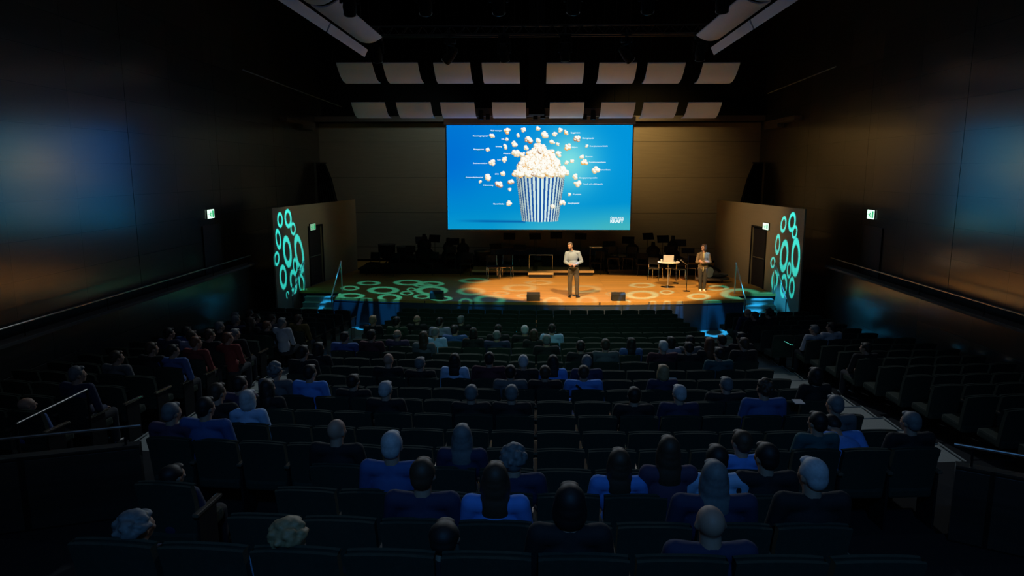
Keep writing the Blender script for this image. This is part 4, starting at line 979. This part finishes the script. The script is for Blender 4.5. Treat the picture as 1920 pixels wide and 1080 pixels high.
for i in range(22):
    half = 4.1 if i < 18 else 2.05
    n = 16 if i < 18 else 8
    for k in range(n): seats.append((i, 'central block', (k - (n - 1) / 2) * SWD, k + 1, n))
    if 1 <= i <= 16:
        x0 = 5.75 if i < 7 else 6.22
        n2 = 5
        for k in range(n2):
            seats.append((i, 'left side block', -(x0 + (n2 - 1 - k) * SWD), k + 1, n2)); seats.append((i, 'right side block', x0 + k * SWD, k + 1, n2))
seats.append((21, 'central block', -4.5 * SWD, 0, 9)); seats.append((19, 'central block', -2.95, 0, 9))
def seat_pose(i, x): return Vector((x, ROWY[i] + yoff(x), ROWF[i])), yrot(x)
def seat_key(s):
    p, r = seat_pose(s[0], s[2]); u, v = proj(p + Vector((0, 0, BACKH)))
    return ((p - CAM).length, ) if (-20 < u < 1940 and v < 1085) else (99 + (p - CAM).length,)
seats.sort(key=seat_key)
near, far = seats[:300], seats[300:]
proto = make_seat()
for q, (i, blk, x, k, n) in enumerate(near):
    p, r = seat_pose(i, x)
    lab = 'dark green theatre seat, %s from the left in %s row, %s' % (ORD[k] if k else 'extra one', ORD[i + 1], blk)
    if k == 0: lab = 'dark green theatre seat standing apart at the left end of the %s row' % ORD[i + 1]
    if q == 0: o = proto; o.location = p; o.rotation_euler = (0, 0, r)
    else: o = dup(proto, p, r)
    o['label'] = lab; o['group'] = 'theatre seats, ' + blk
# the remaining, farthest seats as one object
b = MB()
def add_seat_simple(b, p, r):
    m = Matrix.Translation(p) @ Matrix.Rotation(r, 4, 'Z'); n0 = len(b.bm.verts)
    b.sheet(seat_back_rows(), .055, (0, 1, 0)); b.box((0, .30, .41), (.45, .44, .11))
    b.bm.verts.ensure_lookup_table()
    for v in b.bm.verts[n0:]: v.co = m @ v.co
def arms_simple(b, p, r):
    m = Matrix.Translation(p) @ Matrix.Rotation(r, 4, 'Z'); n0 = len(b.bm.verts)
    b.box((SWD / 2, .22, .635), (.052, .38, .03)); b.box((SWD / 2, .20, .31), (.02, .26, .58)); b.bm.verts.ensure_lookup_table()
    for v in b.bm.verts[n0:]: v.co = m @ v.co
def ramp(objs, fn):
    out = []
    # build in chunks to keep bmesh vertex indexing quick
    for c in range(0, len(objs), 20):
        bb = MB()
        for (i, blk, x, k, n) in objs[c:c + 20]: fn(bb, *seat_pose(i, x))
        me = bb.mesh('t'); n0 = len(b.bm.verts); b.bm.from_mesh(me); bpy.data.meshes.remove(me)
ramp(far, add_seat_simple); far_me = b.mesh('theatre_seats', True)
so = obj('theatre_seats', far_me, 'seat')
tag(so, 'rows of dark green theatre seats nearest the stage, beyond the separately built ones', 'seats', kind='stuff')
b = MB(); ramp(far, arms_simple); obj('armrests', b, 'armrest', so)['kind'] = 'stuff'
# ================================================================== AUDIENCE
def seated_parts(lean, wide, hyaw, hpitch):
    hip = Vector((0, .24, .48)); R = Matrix.Rotation(-lean, 4, 'X')
    def U(p): return hip + (R.to_3x3() @ (Vector(p) - hip))
    nk0, nk1 = U((0, .165, .97)), U((0, .19, 1.09))
    hc = U((0, .205, 1.145)); HM_ = head_matrix(hc, yaw=math.pi + hyaw, pitch=(lean * .5 + hpitch), roll=0)
    sh = .19 * wide
    arms = []
    for s in (-1, 1):
        a = U((s * sh, .17, .99)); e = U((s * (sh + .055), .24, .68)) ; wv = Vector((s * .10, .52 + .12 * lean, .60)); arms.append((a, e, wv, s))
    return U, nk0, nk1, HM_, arms
POSES = {'up': (0.0, 1.0), 'slim': (-.02, .86), 'lean': (.34, 1.0), 'hunch': (.95, 1.1), 'broad': (.02, 1.16)}
BODY, SHIRT, HEADM = {}, {}, {}
def get_body(pose, yw):
    key = (pose, yw)
    if key in BODY: return
    lean, wide = POSES[pose]
    U, n0, n1, HM_, arms = seated_parts(lean, wide, yw, {'hunch': .5}.get(pose, 0))
    b = MB(); add_head(b, HM_); sweep(b, n0, n1, .062, .058); sweep(b, U((0, .22, .6)), U((0, .19, .88)), .075, .075)
    for a, e, wv, s in arms:
        sweep(b, a, e, .040, .034); sweep(b, e, wv, .032, .025); add_hand(b, wv, (-s * .35, .8, -.25), (0, -.2, -1), .5, 1.0, -s)
    for s in (-1, 1):
        sweep(b, (s * .088, .27, .475), (s * .12, .62, .50), .062, .048); sweep(b, (s * .12, .62, .50), (s * .12, .64, .09), .048, .034); sweep(b, (s * .12, .62, .04), (s * .12, .76, .03), .032, .026)
    BODY[key] = remesh('seated_body', b, .011, 2); HEADM[key] = HM_
    if pose not in SHIRT:
        b = MB()
        b.ball(U((0, .185, .83)), (.175 * wide, .118, .17), 3, R3(-lean)); b.ball(U((0, .21, .62)), (.165 * wide, .13, .17), 3, R3(-lean)); b.ball(U((0, .24, .50)), (.175 * wide, .14, .08), 2)
        for a, e, wv, s in arms:
            sweep(b, a, n0.lerp(a, .25), .064, .062); sweep(b, a, e, .066, .052); sweep(b, e, Vector(e).lerp(wv, .85), .051, .040)
        b.tube(n0 - Vector((0, 0, .03)), n0.lerp(n1, .45), .072, .062, 18)
        SHIRT[pose] = remesh('seated_top', b, .013, 2)
def R3(a): return Matrix.Rotation(a, 3, 'X')
b = MB(); b.ball((0, .25, .47), (.17, .15, .09), 3)
for s in (-1, 1): sweep(b, (s * .088, .27, .475), (s * .12, .62, .50), .092, .070); sweep(b, (s * .12, .62, .50), (s * .12, .64, .10), .068, .056)
TROUS = remesh('seated_trousers', b, .014, 2)
b = MB(); sweep(b, (0, .62, .045), (0, .76, .036), .044, .038)
SHOES = remesh('seated_shoes', b, .012, 1)
SKIN3 = mat('skin_audience', (.40, .24, .17), .6, noise=.06, nscale=20)
HAIRM = {}
def get_hair(kind):
    if kind not in HAIRM: HAIRM[kind] = hair_mesh(kind, Matrix.Identity(4), 1.0, .010)
    return HAIRM[kind]
HC = {'white': (.42, .44, .46), 'grey': (.15, .16, .165), 'dark': (.012, .010, .009), 'brown': (.055, .032, .018), 'blond': (.34, .24, .12), 'auburn': (.13, .045, .02)}
HMAT = {k: mat('hair_' + k, v, .6, noise=.3, nscale=50) for k, v in HC.items()}
TC = {'white': (.46, .48, .52), 'light blue': (.40, .56, .80), 'bright blue': (.10, .28, .75), 'blue': (.05, .11, .30), 'navy': (.022, .030, .075), 'black': (.012, .012, .013),
      'maroon': (.075, .02, .028), 'green': (.03, .06, .03), 'grey': (.13, .13, .135), 'purple': (.07, .045, .09), 'teal': (.03, .10, .11), 'red': (.20, .03, .025), 'mustard': (.13, .085, .02), 'lilac': (.30, .29, .40)}
TMAT = {k: mat('top_' + k.replace(' ', '_'), v, .85, noise=.12, nscale=20) for k, v in TC.items()}
DARKT = mat('dark_trousers', (.02, .021, .028), .85); DSHOE = mat('dark_shoes', (.015, .013, .012), .4)
def person_top(i, x, dh): return Vector((x, ROWY[i] + .20 + yoff(x), ROWTOP[i] + dh))
DH = {'up': .375, 'slim': .37, 'broad': .375, 'lean': .30, 'hunch': .04}
# u, v of the top of the head, pose, hair shape, hair colour, colour of the top, optional own label / forced row
AUD = [
 (743, 593, 'up', 'short', 'dark', 'green'), (781, 590, 'up', 'fringe', 'blond', 'black'), (824, 594, 'up', 'short', 'dark', 'lilac'), (744, 617, 'up', 'fringe', 'grey', 'purple'),
 (695, 617, 'up', 'short', 'dark', 'maroon'), (630, 621, 'broad', 'short', 'dark', 'blue'), (794, 620, 'slim', 'long', 'brown', 'grey'), (812, 622, 'lean', 'short', 'grey', 'light blue'),
 (727, 661, 'up', 'none', 'grey', 'black'), (787, 668, 'up', 'short', 'grey', 'black'), (864, 591, 'up', 'short', 'grey', 'black'), (852, 609, 'broad', 'short', 'dark', 'blue'),
 (887, 613, 'slim', 'bob', 'dark', 'black'), (934, 607, 'up', 'short', 'dark', 'black'), (931, 619, 'broad', 'short', 'grey', 'navy'), (984, 609, 'broad', 'short', 'white', 'black'),
 (1001, 616, 'slim', 'bob', 'brown', 'black'), (1035, 606, 'up', 'short', 'dark', 'light blue'), (1025, 626, 'up', 'short', 'grey', 'black'), (981, 664, 'up', 'short', 'white', 'black'),
 (1037, 664, 'slim', 'long', 'dark', 'bright blue'), (1022, 684, 'up', 'short', 'brown', 'black'), (957, 683, 'up', 'short', 'dark', 'grey'), (917, 659, 'broad', 'short', 'dark', 'maroon'),
 (852, 661, 'slim', 'long', 'dark', 'light blue'), (1089, 637, 'up', 'short', 'dark', 'black'), (1136, 634, 'up', 'short', 'brown', 'grey'), (1184, 632, 'slim', 'long', 'dark', 'blue'),
 (1101, 664, 'up', 'short', 'grey', 'navy'), (1095, 684, 'broad', 'short', 'brown', 'bright blue'), (1245, 638, 'broad', 'short', 'white', 'maroon'), (1269, 630, 'slim', 'bob', 'dark', 'lilac'),
 (1244, 682, 'slim', 'bob', 'blond', 'navy'), (1299, 640, 'up', 'short', 'dark', 'black'), (1325, 632, 'slim', 'long', 'auburn', 'black'), (1350, 650, 'up', 'short', 'dark', 'teal'),
 (1382, 627, 'broad', 'short', 'dark', 'black'), (1364, 706, 'broad', 'short', 'grey', 'black'), (1275, 720, 'up', 'short', 'white', 'navy'), (1436, 711, 'broad', 'curly', 'brown', 'blue'),
 (1190, 724, 'up', 'short', 'dark', 'black'), (883, 720, 'up', 'short', 'grey', 'black'), (959, 720, 'up', 'short', 'grey', 'black'), (722, 713, 'up', 'short', 'white', 'black'),
 (579, 682, 'up', 'short', 'dark', 'bright blue'), (661, 700, 'up', 'short', 'dark', 'black'), (629, 783, 'up', 'none', 'white', 'black'), (733, 806, 'up', 'short', 'white', 'blue'),
 (866, 793, 'slim', 'long', 'grey', 'navy'), (963, 833, 'up', 'curly', 'grey', 'navy'), (791, 857, 'up', 'short', 'brown', 'navy'), (929, 864, 'slim', 'long', 'brown', 'bright blue'),
 (1069, 904, 'slim', 'bob', 'dark', 'black'), (1187, 839, 'slim', 'long', 'brown', 'bright blue'), (1279, 815, 'slim', 'long', 'brown', 'purple'), (1301, 832, 'up', 'short', 'dark', 'light blue'),
 (1343, 863, 'broad', 'long', 'grey', 'navy'), (1393, 805, 'up', 'short', 'brown', 'bright blue'), (1436, 828, 'up', 'short', 'dark', 'black'), (1527, 856, 'up', 'short', 'white', 'black'),
 (1614, 828, 'hunch', 'short', 'dark', 'bright blue'), (1569, 739, 'up', 'short', 'grey', 'grey'), (1718, 770, 'up', 'short', 'grey', 'black'), (1335, 945, 'up', 'none', 'grey', 'navy'),
 (832, 1008, 'broad', 'short', 'dark', 'black'), (254, 993, 'up', 'curly', 'grey', 'navy'), (165, 905, 'slim', 'short', 'dark', 'navy'), (545, 1035, 'slim', 'curly', 'blond', 'light blue'),
 (321, 753, 'up', 'short', 'grey', 'purple'), (376, 743, 'broad', 'short', 'dark', 'blue'), (433, 703, 'up', 'short', 'dark', 'purple'), (461, 729, 'slim', 'bob', 'white', 'light blue'),
 (500, 710, 'slim', 'long', 'dark', 'black'), (406, 716, 'up', 'short', 'brown', 'black'), (276, 686, 'up', 'short', 'grey', 'navy'), (212, 656, 'up', 'short', 'brown', 'grey'),
 (279, 640, 'up', 'short', 'brown', 'black'), (312, 613, 'up', 'short', 'dark', 'navy'), (346, 611, 'up', 'short', 'dark', 'blue'), (374, 619, 'up', 'short', 'brown', 'lilac'),
 (391, 616, 'up', 'short', 'brown', 'black'), (408, 602, 'up', 'short', 'grey', 'black'), (360, 645, 'broad', 'short', 'dark', 'blue'), (438, 584, 'up', 'short', 'grey', 'black'),
 (451, 591, 'up', 'short', 'grey', 'navy'), (465, 579, 'up', 'short', 'brown', 'black'), (477, 587, 'up', 'short', 'brown', 'navy'), (488, 594, 'slim', 'long', 'brown', 'black'),
 (507, 588, 'up', 'short', 'brown', 'grey'), (527, 601, 'up', 'short', 'auburn', 'black'), (542, 594, 'slim', 'short', 'grey', 'white'),
 (469, 615, 'up', 'short', 'grey', 'black'), (443, 630, 'up', 'short', 'auburn', 'red'), (538, 622, 'up', 'short', 'auburn', 'red'), (514, 679, 'up', 'curly', 'grey', 'grey'),
 (571, 640, 'slim', 'bob', 'dark', 'black'), (482, 645, 'up', 'short', 'dark', 'black'), (617, 589, 'up', 'short', 'brown', 'mustard'), (641, 590, 'slim', 'short', 'blond', 'black'),
 (1386, 578, 'up', 'none', 'grey', 'navy'), (1438, 578, 'up', 'curly', 'dark', 'black'), (1408, 583, 'up', 'short', 'dark', 'black'), (1513, 608, 'slim', 'short', 'grey', 'white'),
 (1562, 603, 'up', 'short', 'dark', 'white'), (1493, 640, 'up', 'short', 'dark', 'black'), (1424, 622, 'up', 'short', 'dark', 'black'), (1448, 632, 'up', 'short', 'brown', 'black'),
 (1620, 688, 'slim', 'bob', 'dark', 'black'), (38, 745, 'broad', 'none', 'grey', 'blue'), (1535, 770, 'slim', 'short', 'dark', 'teal'), (1285, 628, 'up', 'short', 'dark', 'grey'),
]
placed = []
for (u, v, pose, hk, hc, tc) in AUD:
    best = None
    for i in range(0, 22):
        x = onY(u, v, ROWY[i] + .2).x
        Y = ROWY[i] + .2 + yoff(x); x = onY(u, v, Y).x
        if abs(x) > 4.15 and not (1 <= i <= 16): 
            if not (i in (19, 21) and x > -3.6): continue
        _, ve = proj(person_top(i, x, DH[pose]))
        d = abs(ve - v)
        if (u, v) == (165, 905): d = 0 if i == 19 else 999
        if best is None or d < best[0]: best = (d, i, x)
    d, i, x = best
    if 3.85 < abs(x) < 4.65: x = math.copysign(3.84, x)
    elif 4.65 <= abs(x) < (5.7 if i < 7 else 6.2): x = math.copysign(5.7 if i < 7 else 6.2, x)
    if (u, v) == (165, 905): x = -2.95
    if abs(x) > 8.3: x = math.copysign(8.2, x)
    zt = onY(u, v, ROWY[i] + .2 + yoff(x)).z
    k = (zt - ROWF[i]) / (BACKH + DH[pose]); k = max(.78, min(1.12, k))
    placed.append([i, x, k, u, v, pose, hk, hc, tc])
byrow = {}
for p in placed:
    blk = 'central block' if abs(p[1]) < 4.5 else ('left block' if p[1] < 0 else 'right block'); p.append(blk)
    byrow.setdefault((p[0], blk), []).append(p)
HN = {'short': '', 'fringe': 'thin ', 'bob': 'chin-length ', 'long': 'long ', 'curly': 'bushy ', 'none': ''}
for (i, blk), ps in byrow.items():
    ps.sort(key=lambda p: p[1])
    # keep neighbours of one row from sharing a seat
    for _ in range(12):
        for a, c in zip(ps, ps[1:]):
            if c[1] - a[1] < .38: dd = (.38 - (c[1] - a[1])) / 2; a[1] -= dd; c[1] += dd
    for n, p in enumerate(ps):
        _, x, k, u, v, pose, hk, hc, tc, _b = p
        yw = 0.0 if abs(x) < 1.6 else (round(-math.copysign(.35, -x) * -1 * (1 if abs(x) < 4.5 else 1.7), 2))
        yw = {True: 0.0}.get(abs(x) < 1.6, math.copysign(.30 if abs(x) < 4.5 else .55, x))
        get_body(pose, yw)
        P, r = seat_pose(i, x)
        hair = 'bald head' if hk == 'none' else '%s%s hair' % (HN[hk], hc)
        where = ('only sitter' if len(ps) == 1 else ('%s sitter from left' % ORD[n + 1]))
        lab = 'person, %s, %s top, %s in %s row, %s' % (hair, tc, where, ORD[i + 1], blk)
        t = thing('person', lab, 'person', P, r, 'audience seated in the hall')
        t.scale = (1, 1, k)
        obj('body', BODY[(pose, yw)], SKIN3, t)
        o = obj('top', SHIRT[pose], None, t)
        if not o.data.materials: o.data.materials.append(TMAT['black'])
        o.material_slots[0].link = 'OBJECT'; o.material_slots[0].material = TMAT[tc]
        obj('trousers', TROUS, DARKT, t); obj('shoe', SHOES, DSHOE, t, loc=(-.12, 0, 0)); obj('shoe', SHOES, DSHOE, t, loc=(.12, 0, 0))
        if hk != 'none':
            hm = get_hair(hk); o = obj('hair', hm, None, t)
            if not hm.materials: hm.materials.append(HMAT['dark'])
            o.material_slots[0].link = 'OBJECT'; o.material_slots[0].material = HMAT[hc]; o.matrix_local = HEADM[(pose, yw)]
        if (u, v) == (1095, 684):
            obj('shoulder_strap', MB().tube((-.12, .07, 1.0), (.10, .06, .80), .014), 'black', t)
        print('AUD', i, blk, round(x, 2), round(k, 2), (u, v), hc, tc)
# lit phones held in the audience
M['phone'] = mat('phone_screen_white', (.1, .1, .1), .3, emit=(1, 1, .95), estr=2.2)
M['phone_teal'] = mat('phone_screen_teal', (.1, .1, .1), .3, emit=(.15, .85, .65), estr=1.0)
def phone(u, v, Y, rot, label, m, w=.075, h=.15):
    p = onY(u, v, Y); t = thing('mobile_phone', label, 'phone', p, 0, 'lit phones in the audience'); t.rotation_euler = rot
    obj('case', MB().box((0, .005, 0), (w + .006, .01, h + .006), bevel=.003), 'black', t)
    obj('screen', MB().box((0, -.002, 0), (w, .006, h)), m, t)
phone(504, 626, 17.2, (.5, .3, .6), 'bright white phone screen among the people in the left block', 'phone')
phone(1477, 643, 15.6, (1.25, .35, -.6), 'teal phone screen held up in the right block', 'phone_teal', .16, .10)
phone(8, 741, 9.2, (1.2, -.4, .5), 'pale phone screen at the far left edge of the hall', 'phone', .05, .09)
phone(1156, 679, 13.2, (.6, 0, .2), 'tiny bright phone in the lap of a person in the middle rows', 'phone', .025, .04)
# ------------------------------------------------------------------ booklets on laps
for k, (u, v, Y) in enumerate(((555, 762, 9.7), (1497, 753, 8.9), (1263, 711, 11.4))):
    p = onY(u, v, Y); t = thing('booklet', ('pale booklet held by the long-haired person in the left block', 'pale booklet by the wide-shouldered person near the right aisle', 'pale booklet beside the blond person in the middle rows')[k], 'booklet', p, .2 * k)
    obj('pages', MB().box((0, 0, 0), (.15, .10, .006), (.3, .1, .1)), 'white', t)
    obj('cover', MB().box((0, .0, -.008), (.155, .105, .004), (.3, .1, .1)), 'beam', t)
